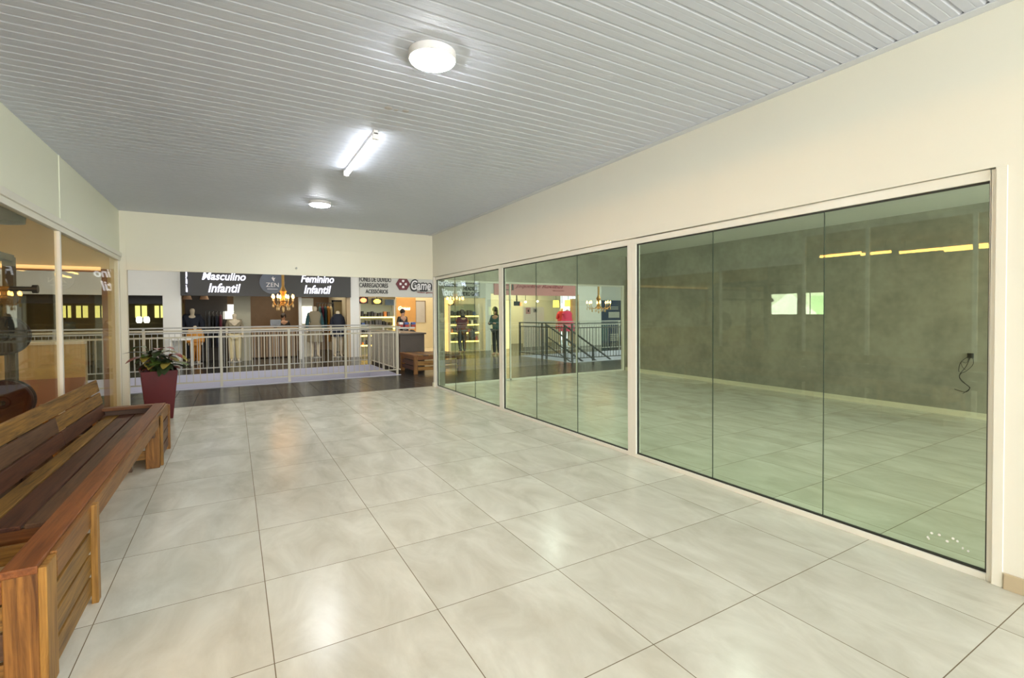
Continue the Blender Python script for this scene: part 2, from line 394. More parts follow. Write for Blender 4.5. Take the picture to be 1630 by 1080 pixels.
m = MB()
for k in range(9):
    a = PI*(0.02+0.95*k/8)
    yy, zz = -1.10+(0.085+0.02*math.sin(k*7.1))*math.cos(a), 0.115+(0.042+0.02*math.sin(k*4.3))*math.sin(a)
    m.ball((XW+0.0435, yy, zz), 0.0012, 0.005+0.004*abs(math.sin(k*2.7)), 0.004+0.003*abs(math.cos(k*3.1)), 6, 4)
gr = m.build('glue_residue', WHITE, w3)
struct('trim_3', B(XW-0.004, 6.876, 0, XW+0.10, 6.944, 2.2), FRAME, bevel=0.004)
B(XW-0.018, 6.90, 0, XW+0.02, 6.965, 0.085).build('baseboard_end', SKIRT2, bevel=0.003)['kind'] = 'structure'
# end wall: lintel across both openings, left stub, right shop reveal
ZL = 2.158
mb = MB()
mb.box(XL-6.2, YF, ZL, 9.3, YF+0.09, H+0.04)
mb.box(XL-0.004, YF, 0, XL+0.078, YF+0.09, ZL)
mb.box(4.135, YF, 0, 4.29, YF+0.10, ZL); mb.box(9.165, YF, 0, 9.3, YF+0.10, ZL)
struct('wall_far', mb, CREAM)
struct('trim_4', B(XL+0.078, YF-0.012, ZL-0.006, XW, YF, 2.62), CREAM, bevel=0.002)
hk = tag(MB().cyl((1.545, YF-0.012, 2.272), (1.545, YF-0.05, 2.272), 0.013, 0.009).ball((1.545, YF-0.055, 2.272), 0.016).build('wall_hook', STEEL_G), 'small grey knob fixed on the cream lintel', 'hook')
# left wall: header panel, gym shopfront frame, end pillar
mb = MB()
mb.box(XL-WT, 2.45, 2.40, XL, YF, H+0.04)
mb.box(XL-WT, YB, 2.80, XL, 2.45, H+0.04)
mb.box(XL-WT, YB, 0, XL, -1.9, 2.80)
struct('wall_left', mb, CREAM_G)
struct('trim_5', B(XL, 4.09, 2.40, XL+0.008, 4.14, H), CREAM_G, bevel=0.002)
m = MB()
m.box(XL-0.04, 2.41, 2.285, XL+0.012, 6.93, 2.34); m.box(XL-0.04, 2.41, 2.34, XL+0.028, 6.93, 2.40)
m.box(XL-0.04, -1.9, 2.74, XL+0.012, 2.45, 2.80)
m.box(XL-0.032, 4.04, 0, XL+0.010, 4.085, 2.285); m.box(XL-0.06, 6.88, 0, XL-0.004, 6.93, 2.285); m.box(XL-0.04, -1.9, 0, XL+0.012, 6.88, 0.05)
m.box(XL-0.032, 2.41, 0, XL+0.010, 2.45, 2.74); m.box(XL-0.032, 1.45, 0, XL+0.010, 1.50, 2.74); m.box(XL-0.032, 0.2, 0, XL+0.010, 0.25, 2.74)
w4 = struct('window_4', m, FRAME, bevel=0.003)
for a, b, zt_ in ((-1.9, 0.2, 2.74), (0.25, 1.45, 2.74), (1.50, 2.41, 2.74), (2.45, 4.04, 2.285), (4.085, 6.88, 2.285)):
    B(XL-0.02, a, 0.05, XL-0.013, b, zt_).build('glass_pane', G_CLEAR, w4)
# light fittings of the corridor
def round_light(x, y, label):
    t = thing('ceiling_light', label, 'ceiling light', (x, y, H), 'round ceiling lights of the corridor')
    MB().cyl((x, y, H+0.002), (x, y, H-0.046), 0.142, 0.142, 40).build('rim', SIGNW, t, bevel=0.004)
    MB().loft([((x, y, H-0.066), 0.02, 0.02), ((x, y, H-0.065), 0.07, 0.07), ((x, y, H-0.060), 0.112, 0.112), ((x, y, H-0.052), 0.130, 0.130), ((x, y, H-0.045), 0.134, 0.134)], 40).build('diffuser', LAMP, t)
    return t
def tube_light(x, y0, y1, label):
    t = thing('tube_light', label, 'tube light', (x, (y0+y1)/2, H), 'tube lights of the corridor')
    B(x-0.020, y0, H-0.036, x+0.020, y1, H+0.004).build('housing', SIGNW, t, bevel=0.003)
    MB().cyl((x, y0+0.03, H-0.052), (x, y1-0.03, H-0.052), 0.0255, 0.0255, 16).build('tube', TUBE, t)
    for a, b in ((y0, y0+0.035), (y1-0.035, y1)): B(x-0.027, a, H-0.077, x+0.027, b, H-0.02).build('end_cap', SIGNW, t, bevel=0.003)
    return t
round_light(1.658, 0.571, 'large round white ceiling light nearest to the camera')
round_light(1.655, 4.950, 'round white ceiling light beyond the tube light, near the lintel')
tube_light(1.67, 1.955, 3.235, 'thin white tube light between the two round lights')
for yy, nm in ((-4.7, 'first'), (-8.1, 'second')):
    round_light(1.66, yy, 'round white ceiling light behind the camera, the %s from the camera' % nm)
mark = MB()
for dx, dy, r in ((-0.06, 0, 0.035), (0.0, 0.01, 0.02), (0.07, -0.01, 0.03)):
    mark.cyl((1.703+dx, 1.469+dy, H+0.002), (1.703+dx, 1.469+dy, H-0.002), r, r*0.8, 10)
tag(mark.build('ceiling_patch', GREYD), 'small grey smudge where a fitting was removed from the ceiling', 'ceiling patch')

# ------------------------------------------------------------------ empty shop behind the green glass
XS = 9.2; HS = 2.885
struct('wall_shop', B(XS, YB, 0, XS+0.12, YF, HS+0.1), CONC)
struct('baseboard_shop', B(XS-0.012, YB, 0, XS, YF, 0.085), SKIRT2, bevel=0.002)
mb = MB(); mb.box(XW+WT, YF-0.012, ZL, XS, YF-0.001, HS); mb.box(XW+WT, YF-0.012, 0, 4.29, YF-0.001, ZL); mb.box(9.165, YF-0.012, 0, XS, YF-0.001, ZL); struct('wall_shop_front', mb, CONC)
struct('ceiling_shop', B(XW+WT, YB, HS, XS, YF, HS+0.08), SHOPC)
mb = MB(); mb.box(XW+WT, YB, 0, 4.9, YB+0.1, HS); mb.box(8.6, YB, 0, XS, YB+0.1, HS); mb.box(4.9, YB, 0, 8.6, YB+0.1, 0.4); mb.box(4.9, YB, 2.6, 8.6, YB+0.1, HS)
struct('wall_shop_near', mb, CREAM)
# shopfront of the empty shop towards the gallery
m = MB(); m.box(4.29, YF+0.03, 0, 9.165, YF+0.07, 0.03); m.box(4.29, YF+0.03, ZL-0.04, 9.165, YF+0.07, ZL)
m.box(9.135, YF+0.02, 0, 9.165, YF+0.08, ZL); m.box(5.845, YF+0.03, 0, 5.87, YF+0.07, ZL); m.box(7.68, YF+0.03, 0, 7.70, YF+0.07, ZL)
w5 = struct('window_5', m, FRAME)
for a, b in ((4.29, 5.845), (5.87, 7.68), (7.70, 9.135)): B(a, YF+0.045, 0.03, b, YF+0.053, ZL-0.04).build('glass_pane', G_PALE, w5)
DIM = emit('added shop fill', (0.97, 0.98, 1.0), 50)  # for unseen lamps added to brighten the empty shop evenly
for yy, nm in ((1.2, 'nearer the camera'), (5.0, 'nearer the gallery')):
    t = thing('ceiling_light', 'added unseen ceiling light of the empty shop, the one '+nm, 'ceiling light', (5.6, yy, HS), 'added ceiling lights of the empty shop')
    MB().cyl((5.6, yy, HS+0.002), (5.6, yy, HS-0.046), 0.142, 0.142, 40).build('rim', SIGNW, t, bevel=0.004)
    MB().loft([((5.6, yy, HS-0.066), 0.02, 0.02), ((5.6, yy, HS-0.065), 0.07, 0.07), ((5.6, yy, HS-0.060), 0.112, 0.112), ((5.6, yy, HS-0.045), 0.134, 0.134)], 40).build('diffuser', DIM, t)
# wall box with loose cables
t = thing('wall_outlet', 'open black outlet box with loose cables on the grey shop wall', 'outlet', (9.2, 0.30, 0.85))
B(9.175, 0.268, 0.815, 9.2, 0.332, 0.88).build('outlet_box', BLACK, t, bevel=0.003)
def cable(pts, r=0.0035):
    P = [Vector((9.185-abs(a), b, c)) for a, b, c in pts]; out = []
    for i in range(len(P)-1):
        p0, p1, p2, p3 = P[max(i-1, 0)], P[i], P[i+1], P[min(i+2, len(P)-1)]
        for k in range(6):
            q = k/6; out.append(0.5*((2*p1)+(p2-p0)*q+(2*p0-5*p1+4*p2-p3)*q*q+(3*p1-p0-3*p2+p3)*q**3))
    out.append(P[-1]); MB().tube(out, r, 6).build('cable', BLACK, t)
cable([(0, .315, .84), (.03, .385, .76), (.03, .41, .66), (.01, .412, .62)])
cable([(0, .30, .83), (.03, .335, .70), (.03, .40, .58), (.02, .385, .50), (.02, .30, .42), (.01, .345, .35), (.01, .46, .375)])
cable([(0, .28, .84), (.03, .262, .74), (.03, .33, .64), (.03, .385, .60), (.02, .40, .54), (.02, .33, .45), (.02, .295, .41), (.01, .37, .325)], 0.003)
cable([(0, .31, .83), (.03, .33, .75), (.03, .385, .76), (.02, .375, .69), (.02, .34, .65)], 0.0025)

# ------------------------------------------------------------------ wooden bench along the left wall
t = thing('wooden_bench', 'long slatted hardwood bench with backrest along the left wall', 'bench', (-0.4, 2.3, 0))
XF = -0.04
def leg(x0, y0, x1, y1, h, mat): B(x0, y0, 0, x1, y1, h).build('leg', mat, t, bevel=0.004)
ZR = 0.505
# near end leg, two boards thick
leg(XF-0.128, 0.275, XF-0.026, 0.385, ZR-0.03, WOOD_ZO); B(XF-0.026, 0.268, 0, XF, 0.390, ZR-0.012).build('leg', WOOD_ZY, t, bevel=0.004)
leg(XF-0.006, 0.93, XF+0.022, 0.985, ZR-0.005, WOOD_ZY)
leg(XF-0.11, 3.46, XF, 3.56, ZR-0.03, WOOD_ZO); leg(XF, 3.53, XF+0.02, 3.58, ZR-0.02, WOOD_ZY)
leg(XF-0.10, 4.20, XF+0.012, 4.26, ZR-0.02, WOOD_ZO)
leg(-0.76, 4.16, -0.66, 4.26, ZR-0.03, WOOD_ZO); leg(-0.76, 0.275, -0.66, 0.385, ZR-0.03, WOOD_ZO); leg(-0.76, 2.2, -0.68, 2.3, 0.38, WOOD_ZO)
# front rail and apron
B(XF-0.132, 0.262, ZR-0.032, XF-0.024, 4.26, ZR).build('front_rail', WOOD_RAIL, t, bevel=0.005)
B(XF-0.024, 0.395, ZR-0.115, XF, 4.20, ZR-0.004).build('apron', WOOD_AP, t, bevel=0.004)
# end rails
B(-0.76, 4.155, ZR-0.030, XF-0.132, 4.26, ZR).build('end_rail', WOOD_XO, t, bevel=0.004)
B(-0.66, 4.225, 0.37, XF-0.10, 4.25, ZR-0.032).build('end_board', WOOD_XD, t, bevel=0.003)
# slatted sides of both end boxes
def slats(y0, y1, x0, x1, zs, name='side_slat', mats=(WOOD_O, WOOD_Y)):
    for i, (za, zb) in enumerate(zs): B(x0, y0, za, x1, y1, zb).build(name, mats[i % len(mats)], t, bevel=0.003)
ZS4 = [(0.27, 0.365), (0.155, 0.255), (0.045, 0.14)]
slats(0.39, 0.93, XF-0.026, XF-0.004, ZS4, mats=(WOOD_Y, WOOD_Y, WOOD_Y))
slats(3.58, 4.20, XF-0.026, XF-0.004, ZS4, mats=(WOOD_R, WOOD_B, WOOD_R))
for i, (za, zb) in enumerate([(0.37, 0.455), (0.27, 0.36), (0.155, 0.255), (0.045, 0.14)]):
    B(-0.66, 0.300, za, XF-0.128, 0.326, zb).build('end_slat', (WOOD_XO, WOOD_XY, WOOD_XD, WOOD_XY)[i], t, bevel=0.003)
    if i: B(-0.66, 4.21, za, XF-0.10, 4.232, zb).build('end_slat', (WOOD_XO, WOOD_XD, WOOD_XO, WOOD_XD)[i], t, bevel=0.003)
for i, (za, zb) in enumerate([(0.20, 0.29), (0.085, 0.17)]):
    B(-0.66, 3.49, za, XF-0.11, 3.515, zb).build('end_slat', (WOOD_XO, WOOD_XY)[i], t, bevel=0.003)
# seat planks, bearer under their near end
SX = [(-0.565, -0.462, WOOD_Y), (-0.452, -0.330, WOOD_R), (-0.318, -0.186, WOOD_B)]
for a, b, mt in SX: B(a, 1.045, 0.398, b, 4.20, 0.422).build('seat_plank', mt, t, bevel=0.004)
B(-0.66, 1.06, 0.30, XF-0.14, 1.085, 0.396).build('seat_bearer', WOOD_XO, t, bevel=0.003)
B(-0.66, 1.15, 0.20, XF-0.14, 1.175, 0.285).build('seat_bearer', WOOD_XD, t, bevel=0.003)
B(-0.66, 0.95, 0.27, XF-0.03, 0.975, 0.36).build('inner_board', WOOD_XY, t, bevel=0.003)
for yy in (2.25, 3.4): B(-0.66, yy, 0.30, XF-0.03, yy+0.05, 0.396).build('seat_bearer', WOOD_XD, t, bevel=0.003)
B(-0.70, 0.9, 0.30, -0.665, 4.16, 0.396).build('rear_beam', WOOD_B, t, bevel=0.003)
# leaning backrest: posts and planks (the two lower rows are jointed)
def lean(z): return -0.575-0.20*(z-0.43)
def back_plank(z0, z1, y0, y1, mt, name='back_plank', th=0.024):
    q = [(lean(z0), y0, z0), (lean(z0), y1, z0), (lean(z1), y1, z1), (lean(z1), y0, z1)]
    MB().quadbox(q, (-th, 0, -th*0.2)).build(name, mt, t, bevel=0.004)
ROWS = [(0.675, 0.795), (0.552, 0.662), (0.430, 0.540)]
back_plank(*ROWS[0], -0.3, 4.27, WOOD_Y)
back_plank(*ROWS[1], 2.83, 4.27, WOOD_Y); back_plank(*ROWS[1], -0.3, 2.82, WOOD_B)
back_plank(*ROWS[2], 2.87, 4.27, WOOD_R); back_plank(*ROWS[2], -0.3, 2.86, WOOD_R)
for yy in (0.5, 1.6, 2.75, 3.95):
    q = [(lean(0.30)-0.026, yy, 0.30), (lean(0.30)-0.026, yy+0.07, 0.30), (lean(0.78)-0.026, yy+0.07, 0.78), (lean(0.78)-0.026, yy, 0.78)]
    MB().quadbox(q, (-0.035, 0, 0)).build('back_post', WOOD_ZO, t, bevel=0.003)

# ------------------------------------------------------------------ potted plant
px_, py_ = -0.345, 6.25
t = thing('potted_plant', 'leafy red and green plant in a wine red square planter behind the bench', 'plant', (px_, py_, 0))
t.rotation_euler.z = 0.0
m = MB(); a, b = 0.150, 0.212
def sq(h, z, c=(px_, py_), rz=0.16):
    return [(c[0]+h*(dx*math.cos(rz)-dy*math.sin(rz)), c[1]+h*(dx*math.sin(rz)+dy*math.cos(rz)), z) for dx, dy in ((-1, -1), (1, -1), (1, 1), (-1, 1))]
v = sq(a, 0)+sq(b, 0.69)+sq(b-0.02, 0.69)+sq(b-0.03, 0.62)
m.add(v, [(3, 2, 1, 0)]+[(i, (i+1) % 4, 4+(i+1) % 4, 4+i) for i in range(4)]+[(4+i, 4+(i+1) % 4, 8+(i+1) % 4, 8+i) for i in range(4)]+[(8+i, 8+(i+1) % 4, 12+(i+1) % 4, 12+i) for i in range(4)])
m.build('planter', POT, t, bevel=0.006)
m = MB(); v = sq(b-0.032, 0.645); m.add(v+[(x, y, z-0.3) for x, y, z in sq(a-0.02, 0.645)], [(0, 1, 2, 3), (7, 6, 5, 4)]+[(i, (i+1) % 4, 4+(i+1) % 4, 4+i) for i in range(4)]); m.build('soil', SOIL, t)
rnd = random.Random(3)
def leaf(mb, p, d, L, W, droop):
    p = Vector(p); d = Vector(d).normalized(); side = d.cross(Vector((0, 0, 1)))
    side = side.normalized() if side.length > 1e-3 else Vector((1, 0, 0))
    up = side.cross(d).normalized()
    prev = None; k = 6; vs = []; q = p.copy(); dd = d.copy()
    for i in range(k+1):
        tt = i/k; w = W*math.sin(PI*min(1, tt*0.93+0.05))**0.8
        vs += [q-side*w+up*0.15*w, q.copy(), q+side*w+up*0.15*w]
        dd = (dd+Vector((0, 0, -droop/k))).normalized(); q = q+dd*(L/k)
    fs = []
    for i in range(k):
        o = 3*i; fs += [(o, o+1, o+4, o+3), (o+1, o+2, o+5, o+4)]
    mb.add(vs, fs, True)
for i in range(9):
    ang = 2*PI*i/9+rnd.uniform(-.3, .3); rr = rnd.uniform(0.02, 0.11); hz = rnd.uniform(0.80, 1.06)
    base = Vector((px_+rr*0.6*math.cos(ang), py_+rr*0.6*math.sin(ang), 0.64)); tip = Vector((px_+rr*2.0*math.cos(ang), py_+rr*2.0*math.sin(ang), hz))
    MB().tube([base, (base+tip)/2+Vector((0.01, 0, 0.02)), tip], 0.006, 6).build('stem', LEAF_D, t)
    for mt, cnt in ((LEAF_G, 3), (LEAF_D, 4), (LEAF_R, 3 if i % 2 else 2), (LEAF_Y, 1)):
        for _ in range(cnt):
            mb2 = MB()
            f = rnd.uniform(0.25, 1.0); p = base.lerp(tip, f); az = rnd.uniform(0, 2*PI)
            leaf(mb2, p, (math.cos(az), math.sin(az), rnd.uniform(0.1, 0.8)), rnd.uniform(0.20, 0.34), rnd.uniform(0.045, 0.075), rnd.uniform(0.5, 1.5))
            mb2.build('leaf', mt, t)

# ------------------------------------------------------------------ gallery: floors, well, shell
YS = 15.0
mb = MB()
mb.box(-8, TR, -0.25, 20, 9.2, 0); mb.box(4.06, 9.2, -0.25, 9.2, 12.2, 0); mb.box(-8, 12.2, -0.25, 20, YS, 0); mb.box(16.5, 9.2, -0.25, 20, 12.2, 0); mb.box(-8, 9.2, -0.25, -6, 12.2, 0)
mb.box(-8, YS, -0.25, 4.4, 19.6, 0); mb.box(9.6, YS, -0.25, 20, 19.6, 0)
struct('floor_gallery', mb, STONE)
struct('floor_store', B(4.4, YS, -0.25, 9.6, 20.2, 0.0), plain('pale store floor', (0.66, 0.58, 0.42), 0.25, var=0.05))
def well(x0, x1, y0, y1, name):
    m = MB(); z = -2.9
    m.box(x0, y1, z, x1, y1+0.02, -0.002); m.box(x1, y0, z, x1+0.02, y1, -0.002); m.box(x0-0.02, y0, z, x0, y1, -0.002); m.box(x0, y0-0.02, z, x1, y0, -0.002)
    m.box(x0, y0-0.02, z-0.1, x1, y1, z)
    # fix inner faces: sleeve stands inside the opening
    return struct(name, m, WHITE_L)
well(-5.98, 4.04, 9.24, 12.17, 'wall_well_left')
well(9.24, 16.46, 9.24, 12.17, 'wall_well_right')
struct('trim_6', B(-6, 9.19, -0.26, 4.07, 9.25, 0.012), WHITE_L); struct('trim_7', B(9.19, 9.19, -0.26, 16.5, 9.25, 0.012), WHITE_L)
struct('ceiling_gallery', B(-8.2, TR, 3.9, 20.2, 20.3, 4.0), WHITE)
mb = MB(); mb.box(-7.2, TR, 0, -7.0, 20, 3.9); struct('wall_gallery_left', mb, WHITE)
mb = MB(); mb.box(20, TR, 0, 20.2, 20, 3.9); struct('wall_gallery_right', mb, WHITE)

# railings
def railing(name, label, p0, p1, posts, mat, h=1.165, spacing=0.115, group='railings round the gallery wells', end0=True):
    p0, p1 = Vector(p0), Vector(p1); d = (p1-p0); L = d.length; d.normalize(); w = Vector((-d.y, d.x, 0))
    mid = (p0+p1)/2
    t = thing(name, label, 'railing', (mid.x, mid.y, 0), group)
    def bar(a, b, z0, z1, th, nm):
        A = p0+d*a; Bq = p0+d*b
        q = [A-w*th/2+Vector((0, 0, z0)), Bq-w*th/2+Vector((0, 0, z0)), Bq+w*th/2+Vector((0, 0, z0)), A+w*th/2+Vector((0, 0, z0))]
        MB().quadbox(q, (0, 0, z1-z0)).build(nm, mat, t)
    ps = sorted(posts)
    for s_ in ps: bar(s_-0.024, s_+0.024, 0, h-0.02, 0.048, 'post')
    bar(0, L, h-0.022, h+0.012, 0.045, 'handrail'); bar(0, L, h-0.150, h-0.118, 0.035, 'upper_rail'); bar(0, L, 0.115, 0.140, 0.03, 'bottom_rail')
    k = int(L/spacing)
    for i in range(1, k):
        s_ = i*L/k
        if min(abs(s_-q) for q in ps) > 0.05: bar(s_-0.006, s_+0.006, 0.13, h-0.14, 0.012, 'baluster')
    return t
railing('well_railing', 'cream steel railing along the near edge of the stairwell opening', (-4.5, 9.27, 0), (4.03, 9.27, 0), [4.86, 6.12, 7.30, 8.50, 3.6, 2.4, 1.2, 0.03], STEEL)
railing('well_railing', 'cream steel railing running away from the corner beside the dark kiosk', (4.07, 9.27, 0), (4.07, 12.25, 0), [1.5, 2.95], STEEL)
railing('well_railing', 'grey steel railing on the far side of the stairwell in front of the clothes shop', (-4.5, 12.3, 0), (4.07, 12.3, 0), [0.03, 1.6, 3.2, 4.8, 6.75, 8.54], STEEL_G)
railing('stair_railing', 'dark railing along the near edge of the staircase well', (9.2, 9.2, 0), (16.4, 9.2, 0), [0.03, 2.4, 4.8, 7.1], STEEL_D)
railing('stair_railing', 'dark railing running away beside the head of the stairs', (9.2, 9.26, 0), (9.2, 12.2, 0), [1.5, 2.9], STEEL_D, group='railings round the gallery wells')
railing('stair_railing', 'greenish grey railing on the far edge of the staircase well', (9.26, 12.25, 0), (16.4, 12.25, 0), [0.8, 2.6, 4.6, 7.1], STEEL_G)
# staircase descending to the right with sloped handrails
t = thing('staircase', 'dark staircase going down inside the right well', 'staircase', (11.3, 10.6, 0))
m = MB()
for k in range(14): m.box(9.45+0.27*k, 9.75, -0.17*(k+1)-0.05, 9.45+0.27*(k+1)+0.02, 11.45, -0.17*(k+1)+0.0)
m.build('treads', STEEL_D, t)
for yy, xs in ((11.5, 9.82), (9.72, 9.3)):
    for dz in (1.12, 0.72, 0.42):
        L = 4.4; q = Vector((xs, yy, dz)); e = Vector((xs+L, yy, dz-L*0.62))
        MB().cyl(q, e, 0.028 if dz > 1 else 0.02, None, 8).build('handrail' if dz > 1 else 'middle_rail', STEEL_D, t)
    for k in range(4):
        x = xs+0.05+1.1*k; z = -0.62*(x-xs)
        B(x-0.03, yy-0.03, z-0.2, x+0.03, yy+0.03, z+1.10).build('post', STEEL_D, t)

# second slatted bench by the railing corner
t = thing('wooden_bench', 'short wooden crate bench on dark paving beside the railing corner', 'bench', (4.95, 9.6, 0))
bx0, bx1, by0, by1 = 4.36, 5.6, 9.06, 10.2
for x in (bx0, bx1-0.09):
    for yy in (by0, by1-0.09): B(x, yy, 0, x+0.09, yy+0.09, 0.42).build('leg', WOOD_ZO, t, bevel=0.004)
for k, (za, zb) in enumerate([(0.345, 0.45), (0.205, 0.315), (0.085, 0.175)]):
    B(bx0+0.09, by0+0.02, za, bx1-0.09, by0+0.045, zb).build('front_slat', (WOOD_XO, WOOD_XY, WOOD_XY)[k], t, bevel=0.003)
    B(bx0+0.02, by0+0.09, za, bx0+0.045, by1-0.09, zb).build('side_slat', (WOOD_O, WOOD_R, WOOD_R)[k], t, bevel=0.003)
B(bx0-0.02, by0-0.02, 0.42, bx0+0.09, by1, 0.47).build('top_rail', WOOD_O, t, bevel=0.004)
for k in range(8): B(bx0+0.10+k*0.14, by0, 0.43, bx0+0.10+k*0.14+0.125, by1, 0.46).build('seat_plank', (WOOD_Y, WOOD_B)[k % 2], t, bevel=0.003)

# chandeliers
def chandelier(loc, r, label, ztop):
    x, y, z = loc
    t = thing('chandelier', label, 'chandelier', (x, y, z), 'brass chandeliers over the gallery')
    MB().cyl((x, y, z+0.42), (x, y, ztop), 0.035, None, 8).build('chain_sleeve', GOLD, t)
    MB().loft([((x, y, z+k), a, a) for k, a in ((-0.12, 0.005), (-0.08, 0.05), (-0.02, 0.03), (0.04, 0.06), (0.12, 0.03), (0.2, 0.05), (0.28, 0.09), (0.34, 0.06), (0.42, 0.03))], 12).build('column', GOLD, t)
    n = 8
    for k in range(n):
        a = 2*PI*k/n+0.2; c, s_ = math.cos(a), math.sin(a)
        pts = [(x+c*r*f, y+s_*r*f, z+zz) for f, zz in ((0.1, 0.02), (0.35, -0.08), (0.7, -0.09), (0.95, -0.02), (1.0, 0.03))]
        ar = MB().tube(pts, 0.009, 6).build('arm', GOLD, t)
        MB().cyl((x+c*r, y+s_*r, z+0.03), (x+c*r, y+s_*r, z+0.10), 0.014, None, 8).build('candle', CREAMC, ar)
        MB().loft([((x+c*r, y+s_*r, z+q), w, w) for q, w in ((0.10, 0.012), (0.13, 0.026), (0.16, 0.020), (0.20, 0.003))], 8).build('bulb', WARM, ar)
        MB().loft([((x+c*r, y+s_*r, z+q), w, w) for q, w in ((-0.14, 0.002), (-0.10, 0.016), (-0.07, 0.010), (-0.02, 0.003))], 6).build('crystal', CRYST, ar)
        a2 = a+PI/n; c, s_ = math.cos(a2), math.sin(a2)
        MB().loft([((x+c*r*0.6, y+s_*r*0.6, z+q), w, w) for q, w in ((-0.22, 0.002), (-0.17, 0.018), (-0.14, 0.010), (-0.09, 0.003))], 6).build('crystal', CRYST, t)
    MB().loft([((x, y, z+q), w, w) for q, w in ((-0.27, 0.004), (-0.22, 0.03), (-0.17, 0.015), (-0.12, 0.004))], 8).build('crystal', CRYST, t)
    return t
chandelier((1.70, 11.5, 1.80), 0.25, 'gold chandelier with lit candle bulbs hanging before the clothes shop', 3.9)
chandelier((12.10, 11.4, 1.72), 0.42, 'gold chandelier with lit candle bulbs hanging before the blue panel', 3.9)

# ------------------------------------------------------------------ shop row across the gallery
def PX(x, Y=YS): return at(x, 500, Y).x
def PZ(x, y, Y=YS): return at(x, y, Y).z
mb = MB()
mb.box(-8, YS, 2.06, -0.75, YS+0.15, 3.9); mb.box(-1.19, YS, 0, -0.75, YS+0.25, 2.06)
mb.box(4.08, YS, 0, 4.38, YS+0.25, 3.9); mb.box(4.38, YS, 2.10, 9.55, YS+0.15, 3.9); mb.box(9.3, YS, 0, 9.55, YS+0.2, 2.1); mb.box(9.55, YS, 2.30, 14.0, YS+0.15, 3.9); mb.box(14.0, YS, 0, 15.3, YS+0.2, 3.9); mb.box(15.3, YS+1.3, 0, 20, YS+1.5, 3.9)
struct('wall_shop_row', mb, WHITE)
struct('wall_shop_row_back', B(-8, 19.5, 0, 4.3, 19.6, 3.9), BROWN)
struct('wall_game_back', B(4.4, 20.0, 0, 9.6, 20.2, 3.9), plain('cream store wall', (0.75, 0.66, 0.46), 0.6))
struct('wall_boutique_back', B(9.6, 18.2, 0, 15.3, 18.4, 3.9), plain('warm boutique wall', (0.72, 0.66, 0.50), 0.6))
struct('wall_partition_1', B(4.1, YS+0.2, 0, 4.38, 20, 3.9), plain('cream partition', (0.70, 0.64, 0.48), 0.6))
struct('wall_partition_2', B(9.45, YS+0.2, 0, 9.6, 20, 3.9), WHITE); struct('wall_partition_3', B(-1.19, YS+0.26, 0, -1.06, 19.5, 3.9), BROWN)
struct('ceiling_shops', B(-8, YS+0.15, 2.9, 15.3, 20.2, 3.0), CHAR)

# far left cafe with daylit windows
struct('wall_cafe', B(-8, 18.6, 0, -0.95, 18.7, 1.92), OLIVE)
for k, (xa, xb) in enumerate([(100, 113), (121, 140), (151, 170), (215, 234), (246, 263)]):
    Y = 18.55; a, b = at(xa, 487, Y), at(xb, 506, Y)
    w = struct('window_%d' % (6+k), B(a.x-0.04, Y+0.02, b.z-0.04, b.x+0.04, Y+0.05, a.z+0.04), OLIVE)
    B(a.x, Y, b.z, b.x, Y+0.02, a.z).build('pane', YELLOWG, w)
    B((a.x+b.x)/2-0.02, Y-0.02, b.z, (a.x+b.x)/2+0.02, Y, a.z).build('mullion', OLIVE, w)
for k, xx in enumerate((221.5, 233.5)):
    c = at(xx, 509, 17.5)
    tag(MB().loft([((c.x, c.y, c.z+q), w, w) for q, w in ((-0.13, 0.05), (-0.05, 0.088), (0.06, 0.08), (0.1, 0.05))], 12).build('white_lantern', WHITEW), ('glowing white lantern under the cafe window, the one by the entrance post' if k == 0 else 'glowing white lantern under the cafe window, nearer the white column'), 'lantern', 'lanterns in the cafe')
    # shelf the lanterns stand on
c = at(228, 513, 17.5)
struct('trim_8', B(-4.6, 17.3, c.z-0.09, -1.3, 17.7, c.z-0.03), OLIVE)
for k, x in enumerate((-4.4, -1.5)): B(x, 17.45, 0, x+0.08, 17.55, c.z-0.09).build('trim_%d' % (9+k), OLIVE)['kind'] = 'structure'
struct('beam_cafe', B(-8, YS+0.5, 1.83, -1.0, YS+0.6, 2.06), CHAR)

# clothes shop fascia
t = thing('shop_sign', 'dark fascia with white lit lettering over the clothes shop', 'sign', (1.6, YS, 2.06))
B(-0.75, YS-0.12, 2.065, 4.08, YS-0.002, 3.6).build('fascia', CHAR, t)
def sgn(name, body, mat, xa, ya, xb, yb, Y, par, **k):
    a, b = at(xa, yb, Y), at(xb, ya, Y); z0 = (at(xa, yb, Y).z+at(xb, yb, Y).z)/2; z1 = (at(xa, ya, Y).z+at(xb, ya, Y).z)/2
    return text(name, body, mat, (a.x, Y, z0), b.x-a.x, z1-z0, par, **k)
YF_ = YS-0.135
sgn('lettering', 'Masculino', LETTER, 321.5, 433.8, 391, 446.5, YF_, t, italic=0.25, bold=0.02)
sgn('lettering', 'Infantil', LETTER, 331.5, 451.5, 383, 466, YF_, t, italic=0.25, bold=0.02)
sgn('lettering', 'Feminino', LETTER, 479, 438.5, 531.5, 450.5, YF_, t, italic=0.25, bold=0.02)
sgn('lettering', 'Infantil', LETTER, 484, 454.5, 527, 468, YF_, t, italic=0.25, bold=0.02)
c = at(433.5, 450, YS-0.16); r = 0.36
t2 = thing('round_sign', 'round blue grey shop emblem reading ZEN on the dark fascia', 'sign', (c.x, YS-0.13, c.z))
MB().cyl((c.x, YS-0.122, c.z), (c.x, YS-0.17, c.z), r, None, 40).build('disc', DISC, t2)
text('lettering', 'ZEN', SIGNW, (c.x-0.18, YS-0.175, c.z-0.14), 0.36, 0.13, t2, bold=-0.005)
m = MB()   # small bird shaped mark
